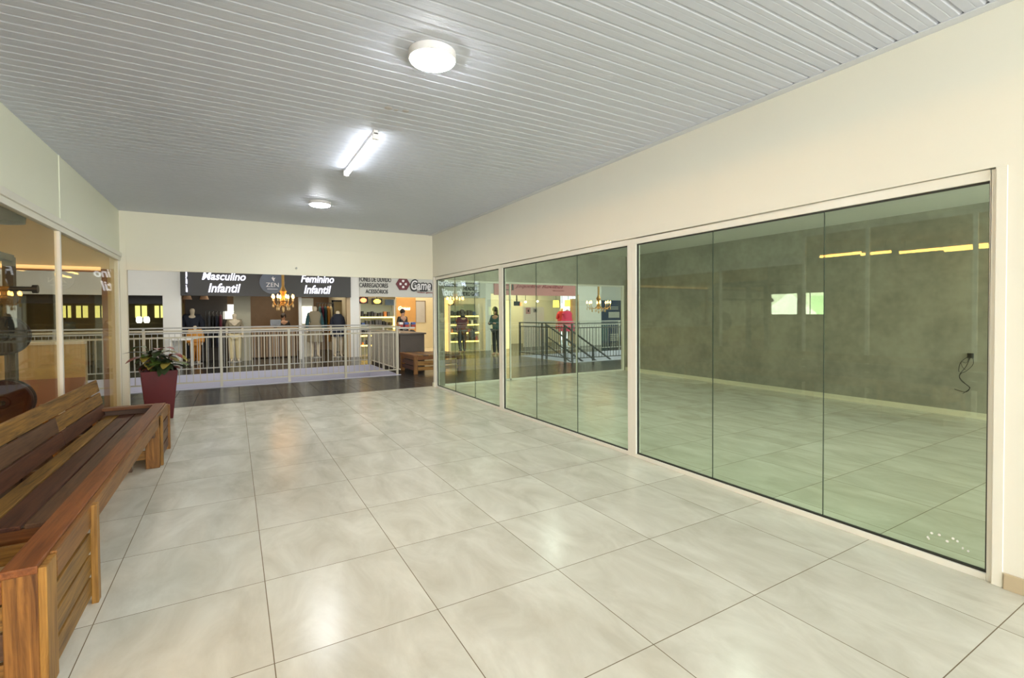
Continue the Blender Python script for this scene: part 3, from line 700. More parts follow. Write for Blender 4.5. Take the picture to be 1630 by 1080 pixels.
m.add([(c.x+dx, YS-0.172, c.z+dz) for dx, dz in ((-0.03, 0.16), (0.0, 0.10), (0.03, 0.05), (0.06, 0.03), (0.05, 0.08), (0.09, 0.16), (0.04, 0.13), (0.02, 0.20), (0.0, 0.14))]+[(c.x+dx, YS-0.18, c.z+dz) for dx, dz in ((-0.03, 0.16), (0.0, 0.10), (0.03, 0.05), (0.06, 0.03), (0.05, 0.08), (0.09, 0.16), (0.04, 0.13), (0.02, 0.20), (0.0, 0.14))],
      [tuple(range(9)), tuple(range(17, 8, -1))]+[(i, (i+1) % 9, 9+(i+1) % 9, 9+i) for i in range(9)])
m.build('emblem', SIGNW, t2)
B(c.x-0.15, YS-0.175, c.z-0.215, c.x+0.15, YS-0.17, c.z-0.20).build('underline', SIGNW, t2)
# blade sign at the corner, seen almost edge on
a = at(295.5, 450, 14.6)
t2 = thing('blade_sign', 'column of glowing white letters seen edge on at the left end of the dark fascia', 'sign', (a.x, YS-0.3, 2.4))
B(a.x-0.035, YS-0.5, 2.12, a.x+0.005, YS-0.13, 2.95).build('board', CHAR, t2)
for k, (z0, z1) in enumerate(((2.62, 2.80), (2.40, 2.60), (2.16, 2.36))):
    text('lettering', ('Zen', 'Zen', 'Zen')[k], LETTER, (a.x+0.012, YS-0.48, z0), 0.34, z1-z0, t2, axis='Y', bold=0.03)
# interior of the clothes shop
struct('wall_clothes_panel', B(at(372, 500, 15.6).x, 15.6, 0, at(399, 500, 15.6).x, 15.75, 2.9), GREIGE)
struct('wall_clothes_dark', B(-0.75, 16.4, 0, at(362, 500, 16.4).x, 16.5, 2.9), plain('dark shop back', (0.06, 0.05, 0.042), 0.6))
struct('trim_11', B(at(475.5, 500, 15.2).x, 15.15, 0, at(480, 500, 15.2).x, 15.3, 2.06), WHITE)
struct('trim_12', B(at(552, 500, YS).x, 15.0, 0, 4.08, 15.2, 2.065), plain('tan jamb', (0.50, 0.36, 0.20), 0.5))
t = thing('shop_counter', 'slatted light brown wooden cash counter under the chandelier', 'counter', (2.0, 16.3, 0))
ca, cb = at(401, 540, 16.2), at(474, 540, 16.2)
B(ca.x, 16.25, 0.02, cb.x, 16.8, 0.98).build('body', BROWN, t)
k = 0; x = ca.x
while x < cb.x-0.05 and k < 26:
    B(x, 16.2, 0.05, x+0.05, 16.25, 0.94).build('slat', SLATW, t); x += 0.085; k += 1
B(ca.x-0.03, 16.17, 0.98, cb.x+0.03, 16.85, 1.03).build('worktop', plain('tan worktop', (0.45, 0.30, 0.15), 0.4), t)
a = at(438, 512, 16.5)
t = thing('cash_screen', 'black till screen on the wooden cash counter', 'screen', (a.x, 16.5, 1.03))
B(a.x-0.16, 16.45, 1.10, a.x+0.18, 16.49, 1.32).build('panel', SCREEN, t, bevel=0.005); B(a.x-0.05, 16.44, 1.03, a.x+0.05, 16.54, 1.12).build('stand', BLACK, t)
# bright patches of window seen through the shop
for k, (xa, ya, xb, yb) in enumerate([(481, 488, 497, 515)]):
    a, b = at(xa, ya, 16.0), at(xb, yb, 16.0)
    w = struct('window_11', B(a.x-0.05, 16.02, 0, b.x+0.05, 16.06, 2.06), CREAM); B(a.x, 16.0, b.z, b.x, 16.02, a.z).build('pane', WHITEW, w)
a = at(362, 485, 16.35); b = at(373, 497, 16.35); c = at(355.5, 496, 16.35); d = at(379, 508, 16.35)
m = MB(); m.box(a.x, 16.33, b.z, b.x, 16.36, a.z); m.box(c.x, 16.33, d.z, d.x, 16.36, c.z)
t = tag(m.build('window_patch', WHITEW), 'stepped white window patch glowing in the clothes shop window', 'window patch')  # emissive shape standing in for a bright window beyond the shop
tag(B((a.x+b.x)/2-0.02, 16.362, 0, (a.x+b.x)/2+0.02, 16.40, d.z+0.05).build('window_patch_post', CHAR), 'thin dark post behind the white window patch', 'post')
# wall lights in the shop window
for k, xx in enumerate((298, 325)):
    a = at(xx, 474, 15.9); tag(MB().cyl((a.x, 15.9, 2.0), (a.x, 15.9, 2.9), 0.012).cyl((a.x, 15.9, a.z-0.06), (a.x, 15.9, a.z+0.06), 0.13, 0.09, 14).build('pendant_lamp', plain('peach lampshade', (0.65, 0.40, 0.24), 0.5)), 'peach pendant shade in the clothes shop, '+('next to the white column' if k == 0 else 'above the hanging dark clothes'), 'lamp', 'pendant shades in the clothes shop')

# figures -------------------------------------------------------------
def skin_obj(name, pts, edges, mat, parent, sub=2):
    """pts: name -> (x,y,z,radius_x,radius_y); grown with a skin modifier"""
    keys = list(pts); me = bpy.data.meshes.new(name)
    off = Vector((0, 0, 0)); q = parent
    me.from_pydata([pts[k][:3] for k in keys], [(keys.index(a), keys.index(b)) for a, b in edges], [])
    o = bpy.data.objects.new(name, me); COL.objects.link(o); o.parent = parent
    md = o.modifiers.new('skin', 'SKIN'); md.use_smooth_shade = True
    for i, k in enumerate(keys):
        sv = me.skin_vertices[0].data[i]; sv.radius = (pts[k][3], pts[k][4] if len(pts[k]) > 4 else pts[k][3]); sv.use_root = (i == 0)
    if sub: s2 = o.modifiers.new('sub', 'SUBSURF'); s2.levels = sub; s2.render_levels = sub
    me.materials.append(mat)
    return o
ED = [('pel', 'bel'), ('bel', 'che'), ('che', 'nek'), ('nek', 'hd0'), ('hd0', 'hd1')] + [e for s_ in 'LR' for e in (('che', 'sh'+s_), ('sh'+s_, 'el'+s_), ('el'+s_, 'wr'+s_), ('wr'+s_, 'ha'+s_), ('pel', 'hp'+s_), ('hp'+s_, 'kn'+s_), ('kn'+s_, 'an'+s_), ('an'+s_, 'to'+s_))]
def pose(h=1.68, **ov):
    k = h/1.68
    p = {'pel': (0, 0, .92, .14, .10), 'bel': (0, 0, 1.08, .125, .09), 'che': (0, 0, 1.28, .15, .10), 'nek': (0, 0, 1.43, .05, .05), 'hd0': (0, -.02, 1.52, .075, .085), 'hd1': (0, -.02, 1.61, .07, .08)}
    for s_, sg in (('L', -1), ('R', 1)):
        p.update({'sh'+s_: (sg*.17, 0, 1.36, .055, .055), 'el'+s_: (sg*.22, .02, 1.10, .042, .042), 'wr'+s_: (sg*.23, -.04, .87, .03, .03), 'ha'+s_: (sg*.23, -.06, .78, .032, .02),
                  'hp'+s_: (sg*.09, 0, .86, .09, .09), 'kn'+s_: (sg*.10, -.01, .48, .06, .06), 'an'+s_: (sg*.10, .02, .09, .042, .042), 'to'+s_: (sg*.11, -.11, .035, .035, .03)})
    for a, v in ov.items():
        p[a] = tuple(v)+p[a][len(v):]
    return {a: tuple(c*k for c in v) for a, v in p.items()}
def grow(p, keys, d):
    return {k: p[k][:3]+(p[k][3]+d, p[k][4]+d) for k in keys}
def sub_edges(keys): return [e for e in ED if e[0] in keys and e[1] in keys]
def figure(name, label, cat, loc, rz, p, skin, parts, hair=None, group=None, face=True):
    t = thing(name, label, cat, loc, group); t.rotation_euler.z = rz
    body = skin_obj('body', p, ED, skin, t)
    for nm, keys, mat, d in parts: skin_obj(nm, grow(p, keys, d), sub_edges(keys), mat, t)
    if hair:
        x, y, z = p['hd1'][:3]; m = MB()
        m.ball((x, y+0.015, z-0.01), 0.095, 0.10, 0.105)
        if hair == 'long': m.loft([((x, y+0.055, z-0.34), 0.05, 0.02), ((x, y+0.06, z-0.2), 0.11, 0.045), ((x, y+0.045, z-0.05), 0.105, 0.07), ((x, y+0.03, z+0.05), 0.085, 0.07)], 12)
        m.build('hair', HAIR, None).parent = t
    if face:
        x, y, z = p['hd0'][:3]; m = MB(); m.ball((x, y-0.095, z+0.03), 0.014, 0.02, 0.022, 8, 6); m.build('nose', skin, None).parent = body
        for s_ in (-1, 1): MB().ball((x+s_*0.032, y-0.082, z+0.055), 0.010, 0.008, 0.007, 8, 6).build('eye', BLACK, None).parent = body
    return t
TOP = ['bel', 'pel', 'che', 'shL', 'elL', 'wrL', 'shR', 'elR', 'wrR']; TOPS = ['bel', 'pel', 'che', 'shL', 'elL', 'shR', 'elR']
PANTS = ['pel', 'hpL', 'knL', 'anL', 'hpR', 'knR', 'anR']
def dress_mesh(t, mat, z0, z1, w0, w1, name='dress'):
    m = MB(); m.loft([((0, 0, z0), w0, w0*.75), ((0, 0, z0+(z1-z0)*.5), (w0+w1)*.45, (w0+w1)*.32), ((0, 0, z0+(z1-z0)*.62), w1*.72, w1*.55), ((0, 0, z1-0.12), w1*.95, w1*.62), ((0, 0, z1), w1*.55, w1*.4)], 18)
    o = m.build(name, mat, None); o.parent = t; return o
def mannequin(label, loc, p, parts, extra=None, skin=None):
    t = figure('mannequin', label, 'mannequin', loc, 0, p, skin or MANN, parts, None, 'mannequins in the shop windows', face=False)
    m = MB(); m.cyl((0, 0, 0.0), (0, 0, 0.02), 0.2, 0.2, 20); o = m.build('base', STEEL_G, None); o.parent = t
    if extra: dress_mesh(t, *extra)
    return t
def gx(x, Y): return (at(x, 500, Y).x, Y, 0)
a = at(305, 500, 15.5)
P_ = pose(1.78, elL=(-.26, .02, 1.12), elR=(.26, .02, 1.12))
mannequin('mannequin in a dark navy jacket beside the white column', gx(306, 15.95), P_, [('jacket', TOP, NAVY, 0.05), ('trousers', PANTS, NAVYG, 0.015)])
mannequin('child mannequin in an orange coat and orange trousers, low in the shop window', gx(310, 15.32), pose(1.22), [('coat', TOP, ORANGEC, 0.06), ('trousers', PANTS, ORANGEC, 0.03)])
mannequin('mannequin with pale cream trousers before the greige panel', gx(373, 15.35), pose(1.6), [('shirt', TOPS, TAUPE, 0.02), ('trousers', PANTS, CREAMC, 0.03)])
mannequin('tall mannequin in a long taupe coat right of the bright window', gx(501, 15.5), pose(1.85), [('top', TOP, TEALC, 0.02)], (TAUPE, 0.55, 1.6, 0.26, 0.24, 'coat'))
mannequin('mannequin in a navy dress with bare ivory legs before the framed mirror', gx(537.5, 15.3), pose(1.68), [('top', TOPS, NAVY, 0.02)], (NAVY, 0.72, 1.5, 0.24, 0.22, 'dress'))
# hanging garments
def garment(name, label, x, Y, ztop, L, w, mat, group):
    m = MB(); X = x
    m.loft([((X, Y, ztop-L), w*.8, 0.17), ((X, Y, ztop-L*.5), w*.9, 0.16), ((X, Y, ztop-0.16), w, 0.18), ((X, Y, ztop-0.05), w*.8, 0.20), ((X, Y, ztop), w*.3, 0.05)], 14)
    t = thing(name, label, 'garment', (x, Y, ztop-L), group)
    m.build('cloth', mat, t); MB().tube([(x, Y, ztop-0.02), (x, Y, ztop+0.06), (x+0.02, Y, ztop+0.09), (x+0.0, Y, ztop+0.11)], 0.006).build('hanger_hook', STEEL_G, t)
    return t
def rod(label, x0, x1, Y, z):
    t = thing('clothes_rail', label, 'clothes rail', ((x0+x1)/2, Y, 0), 'clothes rails in the clothes shop')
    MB().cyl((x0, Y, z), (x1, Y, z), 0.014).build('rail', STEEL_D, t)
    for x in (x0, x1): MB().cyl((x, Y, 0), (x, Y, z), 0.014).build('upright', STEEL_D, t)
x0, x1 = at(330, 500, 15.9).x, at(354, 500, 15.9).x
rod('dark clothes rail holding the black clothes', x0-0.05, x1+0.05, 15.9, 1.62)
for k, (c_, nm) in enumerate(((NAVYG, 'charcoal'), (BLACK, 'black'), (NAVY, 'navy'), (BURG, 'burgundy'))):
    garment('hanging_garment', nm+' garment hanging on the rail of dark clothes left of the window patch', x0+(x1-x0)*(k+.5)/4, 15.9, 1.51, 1.05, 0.045, c_, 'clothes hanging in the clothes shop')
x0, x1 = at(507, 500, 16.4).x, at(529, 500, 16.4).x
rod('dark clothes rail holding the coloured clothes left of the framed mirror', x0-0.05, x1+0.05, 16.4, 1.90)
for k, (c_, nm) in enumerate(((TEALC, 'dark teal'), (BURG, 'burgundy'), (TEALC, 'short dark teal'), (ORANGEC, 'orange'), (CREAMC, 'cream'))):
    garment('hanging_garment', nm+' garment on the rail of coloured clothes left of the framed mirror', x0+(x1-x0)*(k+.5)/5, 16.4, 1.79, 0.85 if k == 2 else 1.3, 0.046, c_, 'clothes hanging in the clothes shop')
a, b = at(528, 478, 16.6), at(552, 516, 16.6)
t = thing('framed_mirror', 'black framed mirror panel standing behind the navy dressed mannequin', 'mirror', ((a.x+b.x)/2, 16.6, 0))
m = MB(); zt_, zb_ = a.z, 0.05; m.box(a.x, 16.6, zb_, a.x+0.06, 16.64, zt_); m.box(b.x-0.06, 16.6, zb_, b.x, 16.64, zt_); m.box(a.x, 16.6, zt_-0.06, b.x, 16.64, zt_); m.box(a.x, 16.6, zb_, b.x, 16.64, zb_+0.06)
m.build('frame', BLACK, t); B(a.x+0.06, 16.61, zb_+0.06, b.x-0.06, 16.63, zt_-0.06).build('panel', plain('olive reflecting panel', (0.30, 0.24, 0.11), 0.25), t)
for x in (a.x, b.x-0.06): B(x, 16.58, 0, x+0.06, 16.7, 0.05).build('foot', BLACK, t)
# white display table left of the clothes shop
a, b = at(269, 541, 14.6), at(308, 541, 14.6)
t = thing('display_table', 'white display table in front of the white column', 'table', ((a.x+b.x)/2, 14.7, 0))
B(a.x, 14.5, a.z-0.03, b.x, 15.0-0.01, a.z).build('table_top', WHITE, t)
for x in (a.x+0.02, b.x-0.07): B(x, 14.53, 0, x+0.05, 14.58, a.z-0.03).build('leg', WHITE, t); B(x, 14.9, 0, x+0.05, 14.95, a.z-0.03).build('leg', WHITE, t)
# white shoe box pile
a, b = at(270, 541, 14.7), at(306, 541, 14.7)
for k in range(4):
    x = a.x+0.04+k*0.17; tag(B(x, 14.6, at(269, 541, 14.6).z+0.001, x+0.14, 14.85, at(269, 541, 14.6).z+0.07).build('gift_box', SIGNW, bevel=0.003), 'small white box lying in the row on the white display table', 'box', 'white boxes on the display table')

# ------------------------------------------------------------------ game store
t = thing('shop_sign', 'pale grey fascia of the game store with black lettering and a maroon hexagon emblem', 'sign', (6.9, YS, 2.1))
B(4.395, YS-0.04, 2.105, 9.3, YS-0.002, 3.3).build('fascia', SIGNG, t)
Yg = YS-0.05
sgn('lettering', 'FONES DE OUVIDO', SIGNB, 572, 441.5, 622.5, 449, Yg, t, bold=0.01)
sgn('lettering', 'CARREGADORES', SIGNB, 572, 451, 617.5, 458, Yg, t, bold=0.01)
sgn('lettering', 'ACESSÓRIOS', SIGNB, 582, 459.5, 617.5, 467.5, Yg, t, bold=0.01)
c = at(641.5, 452.5, Yg); r = 0.265
hexp = [(c.x+r*math.cos(PI/3*k), c.z+r*0.93*math.sin(PI/3*k)) for k in range(6)]
m = MB(); m.add([(x, Yg-0.02, z) for x, z in hexp]+[(x, Yg+0.01, z) for x, z in hexp], [tuple(range(6)), tuple(range(11, 5, -1))]+[(i, (i+1) % 6, 6+(i+1) % 6, 6+i) for i in range(6)])
hx = m.build('hexagon', MAROON, t)
for dx, dz in ((0.095, 0), (-0.095, 0), (0, 0.105), (0, -0.105)):
    m = MB(); s_ = 0.042; ox, oz = c.x+dx, c.z+dz; n_ = Vector((dx, 0, dz)).normalized(); w_ = Vector((-n_.z, 0, n_.x))
    pts = [Vector((ox, Yg-0.025, oz))+n_*a_*s_+w_*b_*s_ for a_, b_ in ((1, 1), (1, -1), (-.4, -1), (-1.1, 0), (-.4, 1))]
    m.add(pts+[p+Vector((0, 0.012, 0)) for p in pts], [(0, 1, 2, 3, 4), (9, 8, 7, 6, 5)]+[(i, (i+1) % 5, 5+(i+1) % 5, 5+i) for i in range(5)]); m.build('pad_arrow', SIGNW, hx)
sgn('lettering', 'Game', SIGNB, 653, 445, 687.5, 464.5, Yg-0.012, t, italic=0.2, bold=0.09)
sgn('lettering', 'Game', SIGNW, 654.5, 447, 685.5, 462, Yg-0.03, t, italic=0.2, bold=0.015)
sgn('lettering', 'Video game', SIGNR, 664, 465, 689, 467.5, Yg, t, bold=0.01)
sgn('lettering', 'CARTUCHOS', SIGNB, 735, 448, 763, 452.5, Yg, t, bold=0.01)
sgn('lettering', 'HEADSET', SIGNB, 738, 456.5, 760, 463, Yg, t, bold=0.02)
sgn('lettering', 'VIDEO GAME', SIGNB, 734, 465, 763, 471.5, Yg, t, bold=0.02)
sgn('lettering', 'Game', SIGNB, 706, 449, 728, 457, Yg, t, italic=0.2, bold=0.03)
# lit product shelves: cabinet (sides, back), shelf boards and light strips
def shelf_unit(label, x0, x1, Y, zs, ztop, leds, skip=None, dens=0.13, hgt=(0.1, 0.22), labpos=''):
    t = thing('display_shelf', label, 'shelf', ((x0+x1)/2, Y+0.2, 0), 'lit shelves of the game store')
    B(x0, Y+0.36, 0, x1, Y+0.4, ztop).build('back_panel', SHELFB, t)
    for x in (x0, x1-0.03): B(x, Y, 0, x+0.03, Y+0.36, ztop).build('side_panel', WHITE, t)
    for k, z in enumerate(zs):
        B(x0+0.03, Y+0.02, z-0.025, x1-0.03, Y+0.36, z).build('shelf_board', CLEARB, t)
        if leds[k]: B(x0+0.03, Y, z-0.035, x1-0.03, Y+0.022, z+0.012).build('light_strip', LED, t)
    rr = random.Random(int(x0*100))
    names = ('topmost', 'second', 'third', 'fourth', 'lowest')
    protos = []
    for k, z in enumerate(zs):
        x = x0+0.08
        while x < x1-0.14:
            w = rr.uniform(dens*0.55, dens*0.95); hh = rr.uniform(*hgt); mt = rr.randrange(len(COLS)) if rr.random() < .55 else rr.randrange(2)
            o = B(x, Y+0.06, z+0.001, x+w, Y+0.22, z+hh).build('boxed_product', COLS[mt], bevel=0.006)
            cn = ('black', 'dark grey', 'red', 'white', 'blue', 'orange')[mt]
            tag(o, 'small %s boxed product on the %s shelf %s' % (cn, names[k], labpos), 'product', '%s products, %s shelf %s' % (cn, names[k], labpos))
            x += w+rr.uniform(0.01, 0.06)
    return t
zz = lambda y, x=600, Y=15.5: at(x, y, Y).z
shelf_unit('pale shelf unit with yellow light strips by the white pillar', at(572.5, 500, 15.5).x, at(629, 500, 15.5).x, 15.5, [zz(505), zz(518.5), zz(534), zz(549.5)], zz(476), [1, 0, 1, 1], labpos='by the white pillar')
a = at(626.8, 505, 15.48)
tag(B(a.x-0.03, 15.44, zz(525), a.x+0.03, 15.48, zz(505)).build('upright_light_strip', LED), 'short upright yellow light strip at the corner of the lit shelf', 'light strip')
shelf_unit('shelf unit with four yellow light strips behind the woman in burgundy', at(716, 500, 15.4).x, at(763, 500, 15.4).x, 15.4, [zz(503.5, 740, 15.4), zz(517, 740, 15.4), zz(530, 740, 15.4), zz(543.5, 740, 15.4)], zz(484, 740, 15.4), [1, 1, 1, 1], hgt=(0.1, 0.24), labpos='behind the woman')
a, b = at(708.5, 500, 15.3), at(712.5, 500, 15.3)
tag(B(a.x, 15.25, 0, b.x, 15.35, 2.1).build('light_column', emit('orange lit column', (1.0, 0.5, 0.2), 0.8)), 'thin orange lit column beside the lit shelves', 'light column')
# lamp signs above the shelves; the orange glow paints the chandelier's reflection
for xa, ya, xb, yb, mt, lb in ((573.5, 474.5, 584, 482, RLAMP, 'red glowing oval lamp above the lit shelf'), (595, 476.5, 606.5, 483.5, YLAMP, 'yellow glowing oval lamp above the lit shelf'), (713, 477, 722, 485, emit('orange reflection glow', (1, .4, .08), 5), 'orange glow of the chandelier reflection above the shelf behind the woman')):
    Y = 15.35; p, q = at(xa, ya, Y), at(xb, yb, Y); cx, cz, rx, rz_ = (p.x+q.x)/2, (p.z+q.z)/2, (q.x-p.x)/2, (p.z-q.z)/2
    t = thing('oval_glow', lb, 'lamp', (cx, Y, cz), 'oval lamps in the game store')
    B(p.x-0.06, Y+0.05, q.z-0.03, q.x+0.06, Y+0.1, p.z+0.03).build('casing', BLACK, t, bevel=0.01)
    MB().ball((cx, Y+0.03, cz), rx, 0.05, rz_, 16, 10).build('glow', mt, t)
    B(cx-0.01, Y+0.06, p.z, cx+0.01, Y+0.08, 2.9).build('hanging_rod', BLACK, t)
# inside of the game store: orange wall with neon, grey board, white counter
a, b = at(630, 474, 18), at(677, 514, 18)
struct('wall_game_panel', B(a.x, 18, 0, b.x+2.5, 18.1, 2.9), plain('warm cream wall', (0.76, 0.66, 0.46), 0.6))
op = tag(B(a.x+0.02, 17.95, 0, at(662, 500, 17.94).x, 17.995, a.z).build('orange_panel', ORW), 'orange brown wall panel with pale neon script behind the shop assistant', 'panel')
sgn('neon_lettering', 'Games', emit('warm neon', (1, .75, .5), 2), 634, 488, 653, 494, 17.938, op, italic=0.3)
a, b = at(662.5, 480, 17.93), at(677, 513.5, 17.93)
t = thing('grey_board', 'blank pale grey board with dark frame on the store wall', 'board', (a.x, 17.95, b.z))
B(a.x, 17.955, b.z, b.x, 18, a.z).build('board', GREYD, t); m = MB(); m.box(b.x, 17.95, b.z, b.x+0.03, 18, a.z); m.box(a.x, 17.95, a.z, b.x+0.03, 18, a.z+0.03); m.build('frame', BROWN, t)
tag(B(at(613, 500, 15.48).x, 15.465, zz(486), at(627, 500, 15.48).x, 15.49, zz(477)).build('poster', plain('dull blue poster', (0.10, 0.14, 0.17), 0.5, var=0.5, scale=5)), 'dull blue poster over the right end of the lit shelf', 'poster')
# kiosk and merchandise
t = thing('kiosk_counter', 'dark brown kiosk counter behind the side railing', 'counter', (4.8, 11.9, 0))
B(4.42, 10.4, 0, 5.1, 13.5, 0.92).build('body', BROWNK, t, bevel=0.006); B(4.38, 10.36, 0.92, 5.14, 13.54, 0.96).build('worktop', plain('dark worktop', (0.06, 0.045, 0.035), 0.3), t, bevel=0.004)
for k in range(3): B(4.405, 10.5+k*1.0, 0.55, 4.42, 11.3+k*1.0, 0.85).build('drawer_front', plain('brown drawer', (0.13, 0.10, 0.08), 0.5), t, bevel=0.004)
a = at(646, 521, 13.9)
t = thing('merchandise_stand', 'pale grey stand heaped with small white and coloured goods', 'stand', (a.x, 14.0, 0))
B(a.x-0.27, 13.85, a.z-0.06, a.x+0.30, 14.2, a.z).build('tray', SIGNG, t, bevel=0.005); B(a.x-0.05, 13.98, 0.03, a.x+0.05, 14.08, a.z-0.06).build('column', STEEL_G, t); B(a.x-0.2, 13.88, 0, a.x+0.2, 14.18, 0.03).build('foot', STEEL_G, t)
rr = random.Random(5)
for k in range(12):
    x = a.x-0.24+0.24*(k % 3)*0.9+rr.uniform(-.02, .02); zq = a.z+0.001+0.085*(k//6); yq = 13.88+0.15*((k//3) % 2); cn = rr.choice((3, 3, 3, 4, 5, 2))
    tag(B(x, yq, zq, x+0.14, yq+0.12, zq+0.08).build('small_package', COLS[cn], bevel=0.01), 'small %s package heaped on the pale grey stand' % ('black', 'dark grey', 'red', 'white', 'blue', 'orange')[cn], 'package', 'packages on the grey stand, '+('black', 'dark grey', 'red', 'white', 'blue', 'orange')[cn])
a = at(651.5, 526, 13.6)
t = thing('hanging_tshirt', 'black T-shirt with a grey print hanging below the goods stand', 'T-shirt', (a.x, 13.6, a.z-0.7))
m = MB(); W_ = 0.24; outline = [(-.16, -.70), (.16, -.70), (.17, -.2), (.25, -.26), (.30, -.14), (.16, 0), (.06, .02), (0, -.02), (-.06, .02), (-.16, 0), (-.30, -.14), (-.25, -.26), (-.17, -.2)]
f1 = [(a.x+dx, 13.57, a.z+dz) for dx, dz in outline]; f2 = [(a.x+dx, 13.64, a.z+dz) for dx, dz in outline]; n_ = len(outline)
m.add(f1+f2, [tuple(range(n_)), tuple(range(2*n_-1, n_-1, -1))]+[(i, (i+1) % n_, n_+(i+1) % n_, n_+i) for i in range(n_)]); m.build('cloth', BLACK, t, bevel=0.01)
B(a.x-0.06, 13.562, a.z-0.42, a.x+0.04, 13.57, a.z-0.15).build('print', GREYD, t)
MB().tube([(a.x, 13.6, a.z), (a.x, 13.6, a.z+0.10), (a.x, 13.85, a.z+0.10)], 0.008).build('hanger', STEEL_G, t)

# ------------------------------------------------------------------ pink boutique and blue panel
t = thing('shop_sign', 'pink fascia with dark pink script over the boutique', 'sign', (11.8, YS, 2.25))
a0, a1 = at(787, 461, YS-0.06), at(919, 461, YS-0.06)
B(a0.x, YS-0.06, at(850, 470.8, YS).z, a1.x, YS-0.002, 3.3).build('fascia', PINKS, t)
sgn('lettering', 'Jaqueline Rovilhel', PINKT, 820, 453.5, 897, 460.5, YS-0.075, t, italic=0.35, bold=0.0)
sgn('lettering', 'Roupas', PINKT, 880, 462.5, 898, 464.2, YS-0.075, t, italic=0.3)
m = MB(); p = at(804, 453.5, YS-0.075); m.box(p.x, YS-0.075, p.z-0.22, p.x+0.28, YS-0.06, p.z-0.19); m.box(p.x, YS-0.075, p.z-0.02, p.x+0.28, YS-0.06, p.z); m.box(p.x+0.32, YS-0.075, p.z-0.22, p.x+0.40, YS-0.06, p.z+0.02); m.build('small_mark', SIGNB, t)
def pbox(name, label, cat, xa, ya, xb, yb, Y, th, mat, tofloor=False, group=None):
    p, q = at(xa, ya, Y), at(xb, yb, Y); z0 = 0 if tofloor else (at(xa, yb, Y).z+q.z)/2
    return tag(B(p.x, Y, z0, q.x, Y+th, (p.z+at(xb, ya, Y).z)/2).build(name, mat, bevel=0.004), label, cat, group)
t = thing('wall_screen', 'black screen with a red edge hung at the entrance of the boutique', 'screen', (at(823, 484, 15.5).x, 15.5, 1.7))
p, q = at(818.5, 480, 15.5), at(828, 487, 15.5); B(p.x, 15.5, q.z, q.x, 15.55, p.z).build('panel', SCREEN, t)
p2 = at(831, 487, 15.5); B(q.x+0.03, 15.5, q.z, p2.x, 15.55, p.z-0.05).build('edge_light', RLAMP, t); B((p.x+q.x)/2-0.02, 15.52, p.z, (p.x+q.x)/2+0.02, 15.56, 2.9).build('bracket', BLACK, t)
t = thing('white_partition', 'white partition board with two small pictures in the boutique', 'partition', (at(850, 500, 15.8).x, 15.8, 0))
p, q = at(833.5, 489, 15.8), at(866, 489, 15.8); B(p.x, 15.8, 0, q.x, 15.9, p.z).build('board', plain('ivory board', (0.72, 0.66, 0.60), 0.5), t)
for xa, ya, xb, yb, mt in ((837.5, 490, 844.5, 500, plain('dusty pink picture', (0.50, 0.28, 0.28), 0.5)), (849.5, 491.5, 855, 497.5, plain('grey picture', (0.30, 0.27, 0.28), 0.5))):
    p, q = at(xa, ya, 15.78), at(xb, yb, 15.78); o = B(p.x, 15.78, q.z, q.x, 15.80, p.z).build('picture', mt, t); mx_, mz_ = (p.x+q.x)/2, (p.z+q.z)/2; B(mx_-0.03, 15.77, mz_-0.05, mx_+0.03, 15.78, mz_+0.05).build('motif', SIGNB, o)
for k, (xa, xb, yy) in enumerate(((881, 889, 484), (899.5, 908.5, 483))):
    Y = 15.7; p, q = at(xa, yy, Y), at(xb, yy, Y); cx, r = (p.x+q.x)/2, (q.x-p.x)/2
    t = thing('pendant_lamp', 'yellow drum pendant lamp above the %s dress' % ('red' if k == 0 else 'hot pink'), 'lamp', (cx, Y, p.z), 'yellow pendant lamps in the boutique')
    MB().cyl((cx, Y, p.z-0.15), (cx, Y, p.z+0.15), r, r*0.92, 20).build('shade', YLAMP, t); MB().cyl((cx, Y, p.z+0.15), (cx, Y, 2.9), 0.008, None, 6).build('cord', BLACK, t)
for k, (xa, ya, wh) in enumerate(((836.5, 481, 'above the white partition, near the screen'), (855.5, 480, 'above the middle of the white partition'), (894.5, 485.5, 'between the two yellow pendant lamps'), (905, 490, 'just above the hot pink dress'), (912, 491, 'right of the hot pink dress'))):
    p = at(xa, ya, 16.2); t = thing('spot_lamp', 'small warm spot lamp '+wh, 'lamp', (p.x, 16.2, p.z), 'spot lamps in the boutique')
    MB().ball((p.x, 16.2, p.z), 0.05).build('bulb', emit('warm spot %d' % k, (1, .85, .6), 5), t); MB().cyl((p.x, 16.2, p.z+0.04), (p.x, 16.2, 2.9), 0.01, None, 6).build('stem', BLACK, t)
mannequin('mannequin in a short red dress under the yellow pendant lamps', gx(893.5, 16.0), pose(1.80), [('top', TOPS, REDC, 0.02)], (REDC, 0.75, 1.58, 0.30, 0.25, 'dress'))
mannequin('mannequin in a wide hot pink dress nearest the blue panel', gx(902.5, 14.72), pose(1.72), [('top', TOPS, PINKC, 0.02)], (PINKC, 0.70, 1.58, 0.40, 0.27, 'dress'))
pbox('lit_cabinet', 'warm lit display cabinet at the left end of the boutique', 'cabinet', 802, 479, 812, 520, 15.4, 0.3, emit('warm cabinet glow', (1, .72, .35), 0.7), True)
pbox('wood_column', 'tan wooden column at the end of the boutique front', 'column', 911.5, 476, 919, 560, YS-0.01, 0.2, plain('tan wood', (0.55, 0.36, 0.20), 0.5), True)
t = thing('advert_panel', 'large dark blue printed panel with white lettering behind the right chandelier', 'advertisement', (16.5, 16.2, 0))
p, q = at(929.5, 478, 16.2), at(990.5, 478, 16.2); zt_ = p.z
B(p.x, 16.2, 0, q.x+0.4, 16.26, zt_).build('board', BLUEP, t)
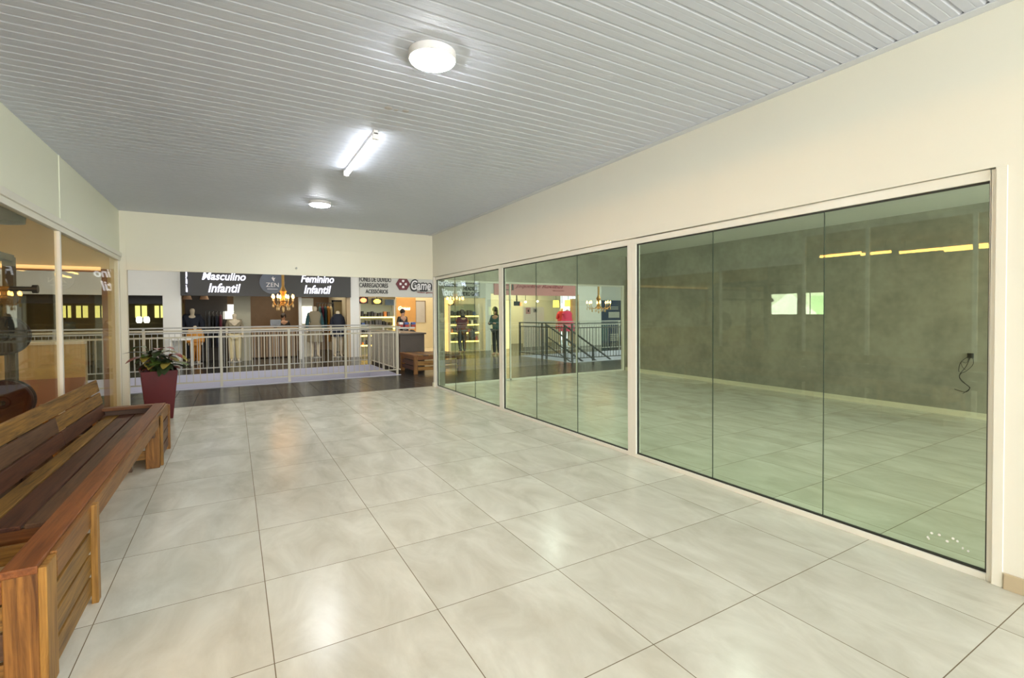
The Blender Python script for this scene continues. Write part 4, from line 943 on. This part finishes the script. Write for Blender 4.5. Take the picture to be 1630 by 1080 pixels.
B(p.x+0.5, 16.19, 0.1, q.x-1.0, 16.2, 0.95).build('lower_print', TEALP, t)
sgn('lettering', 'GENIUS', SIGNW, 935, 491, 963, 496, 16.18, t, bold=0.01); sgn('lettering', 'UP', SIGNW, 948, 500, 956, 506, 16.18, t, bold=0.01)
for ya, yb, xa, xb in ((488.5, 489.8, 971, 984), (491.5, 492.8, 971, 984)): pa, pb = at(xa, ya, 16.18), at(xb, yb, 16.18); B(pa.x, 16.18, pb.z, pb.x, 16.2, pa.z).build('text_line', SIGNG, t)
pa, pb = at(969, 497, 16.18), at(986, 506, 16.18); B(pa.x, 16.18, pb.z, pb.x, 16.2, pa.z).build('white_tag', SIGNG, t)
for k in range(4): pa, pb = at(971, 532+k*3, 16.18), at(984, 533.3+k*3, 16.18); B(pa.x, 16.18, pb.z, pb.x, 16.2, pa.z).build('text_line', SIGNG, t)
pbox('red_extinguisher_panel', 'narrow red panel at the right edge of the blue advertisement', 'panel', 989.5, 486, 992.5, 514, 16.1, 0.06, plain('red panel', (0.4, 0.03, 0.03), 0.5), True)

# ------------------------------------------------------------------ people
p_ = pose(1.62, elL=(-.25, -.05, 1.12), wrL=(-.20, -.18, 1.0), haL=(-.17, -.24, 1.0), elR=(.24, .04, 1.1), wrR=(.26, .02, .86), haR=(.26, .01, .78), anR=(.22, .16, .10), knR=(.15, .02, .48), toR=(.26, .08, .035))
x, y, z = gx(735.5, 14.1)
pw = figure('person', 'woman in a burgundy jacket and dark trousers standing before the lit shelves', 'person', (x, y, 0), PI+0.3, p_, SKIN, [('jacket', TOP, BURG, 0.03), ('trousers', PANTS, NAVY, 0.012)], 'long')
hp_ = Matrix.Rotation(PI+0.3, 4, 'Z') @ Vector((-.20, -.22, .9))
t = thing('handbag', 'dark handbag carried by the woman in burgundy', 'bag', (x+0.38, y, 0.60))
B(x+0.27, y-0.06, 0.60, x+0.51, y+0.08, 0.82).build('bag_body', NAVYG, t, bevel=0.03); MB().tube([(x+0.31, y, 0.81), (x+0.29, y, 0.92), (x+0.30, y, 0.96), (x+0.42, y, 0.93), (x+0.46, y, 0.81)], 0.012).build('handle', NAVYG, t)
x, y, z = gx(790, 12.6)
p_ = pose(1.70, hd0=(0, -.06, 1.52), hd1=(0, -.08, 1.61), elL=(-.24, -.02, 1.12), wrL=(-.14, -.22, 1.12), haL=(-.08, -.28, 1.14), elR=(.24, -.02, 1.12), wrR=(.14, -.22, 1.12), haR=(.08, -.28, 1.14))
figure('person', 'person with long dark hair and a teal top looking down at their hands', 'person', (x, y, 0), -1.2, p_, SKIN, [('top', TOP, TEALC, 0.03), ('trousers', PANTS, NAVY, 0.012)], 'long')
x, y, z = gx(640.5, 15.1)
figure('person', 'dark haired shop assistant in a black shirt before the orange wall panel', 'person', (x, y, 0), 0.5, pose(1.66), SKIN, [('shirt', TOPS, BLACK, 0.025), ('trousers', PANTS, NAVY, 0.012)], 'short')
x, y, z = gx(451, 17.3)
figure('person', 'dark haired cashier in black behind the wooden cash counter', 'person', (x, y, 0), 0.2, pose(1.52), SKIN, [('shirt', TOPS, BLACK, 0.025), ('trousers', PANTS, NAVY, 0.012)], 'short')

# ------------------------------------------------------------------ gym behind the left glass
XG = -7.0; HG = 3.05
struct('floor_gym', B(XG, YB, -0.12, XL-WT-0.005, TR, 0.0), RUBBER)
struct('ceiling_gym', B(XG, YB, HG, XL-WT, YF, HG+0.08), plain('gym ceiling', (0.66, 0.60, 0.46), 0.7))
wy0, wy1, wz0, wz1 = 5.22, 6.86, 1.36, 2.05
mb = MB(); mb.box(XG-0.1, YB, 0, XG, wy0, HG); mb.box(XG-0.1, wy1, 0, XG, YF, HG); mb.box(XG-0.1, wy0, 0, XG, wy1, wz0); mb.box(XG-0.1, wy0, wz1, XG, wy1, HG)
struct('wall_gym_back', mb, GYMB)
struct('wall_gym_near', B(XG, YB, 0, XL-WT, YB+0.1, HG), TAN)
mb = MB(); mb.box(XG, YF-0.02, ZL, XL-WT, YF-0.002, HG); mb.box(-1.01, YF-0.01, 0, XL-0.006, YF+0.09, ZL); struct('wall_gym_front', mb, TAN)
mb = MB(); mb.box(XG, YF, 0, -1.28, YF+0.09, 1.06); struct('wall_gym_low', mb, TAN)
struct('trim_13', B(XG, YF-0.03, 1.06, -1.28, YF+0.11, 1.10), CREAM); struct('baseboard_gym', B(XG, YF-0.02, 0, -1.28, YF, 0.58), PINKB)
m = MB(); m.box(-1.055, YF+0.0, 0, -1.01, YF+0.09, ZL); m.box(XG, YF+0.01, ZL-0.05, -1.05, YF+0.07, ZL-0.002); m.box(-1.28, YF+0.01, 0, -1.05, YF+0.07, 0.05); m.box(-4.2, YF+0.01, 1.10, -4.14, YF+0.07, ZL-0.05); m.box(-1.08, YF+0.01, 0.05, -1.05, YF+0.07, ZL-0.05)
w = struct('window_12', m, plain('brown window frame', (0.30, 0.15, 0.07), 0.4))
B(-1.28, YF+0.035, 0.05, -1.08, YF+0.043, ZL-0.05).build('glass_pane', G_CLEAR, w); B(-4.14, YF+0.035, 1.10, -1.28, YF+0.043, ZL-0.05).build('glass_pane', G_CLEAR, w); B(XG, YF+0.035, 1.10, -4.2, YF+0.043, ZL-0.05).build('glass_pane', G_CLEAR, w)
m = MB(); m.box(XG-0.08, wy0, wz0, XG-0.03, wy0+0.03, wz1); m.box(XG-0.08, wy1-0.03, wz0, XG-0.03, wy1, wz1); m.box(XG-0.08, wy0, wz0, XG-0.03, wy1, wz0+0.03); m.box(XG-0.08, wy0, wz1-0.03, XG-0.03, wy1, wz1); m.box(XG-0.07, wy0+0.42, wz0, XG-0.05, wy0+0.435, wz1)
w = struct('window_13', m, STEEL_G); B(XG-0.06, wy0+0.03, wz0+0.03, XG-0.055, wy1-0.03, wz1-0.03).build('glass_pane', G_PALE, w)
# street seen through the gym window: white canopy, pale wall and green house across the road
struct('exterior_street', B(-14, 2, -0.5, -13.9, 18, 3.6), DAY)
tt = tag(MB().loft([((-11.6, 8.9, -0.5), 0.95, 0.95), ((-11.6, 8.9, 1.42), 0.95, 0.95), ((-11.6, 8.9, 2.2), 0.05, 0.05)], 24).build('canopy_tent', DAY2), 'white pointed canopy outside the gym window', 'canopy')
tag(B(-13.4, 6.4, -0.5, -12.9, 8.75, 2.12).build('green_house', DAYG), 'pale green house seen through the gym window', 'house')
struct('ground_street', B(-14, 2, -0.6, -8.25, 18, -0.5), plain('street asphalt', (0.2, 0.2, 0.2), 0.9))
B(-4.1, YF-0.05, ZL-0.03, -1.08, YF-0.022, ZL+0.02).build('light_strip', emit('orange strip light', (1.0, 0.62, 0.26), 0.42), bpy.data.objects['window_12'])
# warm gym ceiling tubes; from the fifth on, unseen additions that brighten the gym
for k, (x, y0, y1, lb) in enumerate(((-4.80, 3.32, 4.2, 'first'), (-5.2, 2.9, 3.5, 'second'), (-5.62, 1.3, 2.9, 'third'), (-6.1, 1.45, 2.25, 'fourth'), (-2.6, -3.6, -2.2, 'added fifth'), (-4.6, -2.8, -1.4, 'added sixth'), (-3.6, -3.6, -2.2, 'added seventh'), (-5.6, -3.4, -2.0, 'added eighth'), (-2.0, -6.0, -4.6, 'added ninth'), (-2.0, -4.2, -2.4, 'added tenth'), (-3.0, -1.8, -0.2, 'added eleventh'), (-4.2, -5.6, -4.0, 'added twelfth'), (-5.2, -1.0, 0.4, 'added thirteenth'))):
    t = thing('gym_tube_light', 'warm gym tube light, the %s counted from the window wall' % lb, 'tube light', (x, (y0+y1)/2, 2.8), 'warm tube lights in the gym')
    MB().cyl((x, y0, 2.8), (x, y1, 2.8), 0.03, None, 12).build('tube', WARMV if k < 4 else WARM_FILL, t); B(x-0.04, y0, 2.83, x+0.04, y1, 2.86).build('housing', SIGNW, t)
    for q in (y0+0.1, y1-0.1): MB().cyl((x, q, 2.86), (x, q, HG), 0.006, None, 6).build('hanger', STEEL_D, t)
# squat rack with barbell and plates
t = thing('squat_rack', 'dark steel squat rack standing behind the left shopfront glass', 'squat rack', (-1.9, 5.0, 0))
for x in (-1.36, -2.5):
    for yy in (3.40, 4.55): B(x-0.04, yy-0.04, 0, x+0.04, yy+0.04, 2.06).build('upright', RACKM, t)
    B(x-0.04, 3.40, 2.02, x+0.04, 4.55, 2.08).build('top_beam', RACKM, t); B(x-0.04, 3.2, 0, x+0.04, 4.8, 0.06).build('base_beam', RACKM, t)
for yy in (3.40, 4.55): B(-2.5, yy-0.03, 2.02, -1.36, yy+0.03, 2.08).build('cross_beam', RACKM, t)
B(-2.5, 3.37, 0.3, -1.36, 3.43, 0.36).build('cross_beam', RACKM, t)
for zq in (1.27, 0.62): MB().cyl((-1.36, 4.52, zq), (-1.36, 4.22, zq), 0.022).build('plate_peg', RACKM, t)
for x in (-1.36, -2.5): B(x-0.03, 4.40, 1.67, x+0.03, 4.52, 1.71).build('bar_hook', RACKM, t)
t = thing('barbell', 'dark steel barbell resting on the squat rack hooks', 'barbell', (-1.9, 4.44, 1.735))
MB().cyl((-3.2, 4.44, 1.736), (-1.14, 4.44, 1.736), 0.025, None, 12).build('bar', RACKM, t)
for x in (-3.2, -1.14): MB().cyl((x-0.02, 4.44, 1.736), (x+0.02, 4.44, 1.736), 0.042, None, 16).build('end_collar', RACKM, t)
for zq, rr_, nm, mats in ((1.27, 0.19, 'upper', (PLATE, PLATE)), (0.62, 0.215, 'lower', (PLATE_R, PLATE))):
    for k in range(2):
        y0 = 4.30+0.075*k
        o = thing('weight_plate', '%s rubber weight plate on the %s peg of the squat rack, %s' % ('black' if mats[k] is PLATE else 'dark red', nm, 'front one' if k == 0 else 'rear one'), 'weight plate', (-1.36, y0, zq), 'weight plates on the rack')
        m = MB(); n_ = 40
        prof = [(0.024, 0.0), (0.05, 0.0), (0.06, 0.012), (rr_*0.75, 0.012), (rr_*0.85, 0.0), (rr_*0.97, 0.0), (rr_, 0.012), (rr_, 0.055), (rr_*0.97, 0.068), (0.024, 0.068)]
        vs = [(-1.36+r_*math.cos(2*PI*i/n_), y0+d_, zq+r_*math.sin(2*PI*i/n_)) for r_, d_ in prof for i in range(n_)]
        m.add(vs, [(a_*n_+i, a_*n_+(i+1) % n_, ((a_+1) % len(prof))*n_+(i+1) % n_, ((a_+1) % len(prof))*n_+i) for a_ in range(len(prof)) for i in range(n_)], True); m.build('rubber_disc', mats[k], o)
p = at(5, 338, 4.6)
tag(MB().loft([((p.x, p.y, p.z-0.12), 0.05, 0.05), ((p.x, p.y, p.z-0.10), 0.16, 0.16), ((p.x, p.y, p.z+0.02), 0.17, 0.17), ((p.x, p.y, HG), 0.02, 0.02)], 16).build('pendant_speaker', STEEL_D), 'dark round speaker hanging from the gym ceiling', 'speaker')

# ------------------------------------------------------------------ light
w = bpy.data.worlds.new('world'); SC.world = w; w.use_nodes = True
w.node_tree.nodes['Background'].inputs[0].default_value = (0.85, 0.93, 1.0, 1); w.node_tree.nodes['Background'].inputs[1].default_value = 0.9
area('daylight_corridor_end', (1.6, YB+0.1, 1.5), (1.6, 3, 1.3), 4.6, 2.6, 200, (1.0, 0.985, 0.95))
area('added_shop_daylight', (6.75, YB+0.15, 1.5), (6.75, 3, 1.2), 3.6, 2.2, 190, (0.98, 0.99, 1.0))  # added light filling the empty shop; its window is made up
area('gallery_fill_1', (-2, 10.7, 3.85), (-2, 10.7, 0), 4, 4, 44, (1, 0.95, 0.84))  # three area lights added overhead to brighten the gallery
area('gallery_fill_2', (6.5, 10.7, 3.85), (6.5, 10.7, 0), 4, 4, 56, (1, 0.95, 0.84))
area('gallery_fill_3', (14, 10.7, 3.85), (14, 10.7, 0), 4, 4, 80, (1, 0.96, 0.88))
area('gallery_wash', (2, 12.5, 3.8), (2, 15, 1.5), 8, 0.6, 24, (1, 0.95, 0.84))
area('clothes_shop_lamp', (1.8, 17, 2.85), (1.8, 17, 0), 3.5, 2, 34, (1, 0.85, 0.62))
area('game_store_lamp', (6.8, 17, 2.85), (6.8, 17, 0), 3.5, 2.5, 40, (1, 0.86, 0.60))
area('boutique_lamp', (12, 16.8, 2.85), (12, 16.8, 0), 3.5, 1.5, 54, (1, 0.90, 0.72))
area('well_fill_1', (0, 9.6, -0.35), (0, 12, -0.5), 8, 0.4, 2.2, (0.92, 0.93, 1))  # two area lights added under the slab to brighten the well walls
area('well_fill_2', (12.8, 9.6, -0.35), (12.8, 12, -0.5), 6, 0.4, 3, (0.92, 0.93, 1))

SC.view_settings.view_transform = 'Standard'; SC.view_settings.look = 'None'; SC.view_settings.exposure = 1.28; SC.view_settings.gamma = 1.0
SC.view_settings.use_curve_mapping = False
if hasattr(SC, 'cycles'):
    SC.cycles.max_bounces = 14; SC.cycles.transparent_max_bounces = 24; SC.cycles.diffuse_bounces = 5; SC.cycles.glossy_bounces = 5; SC.cycles.sample_clamp_indirect = 2.5
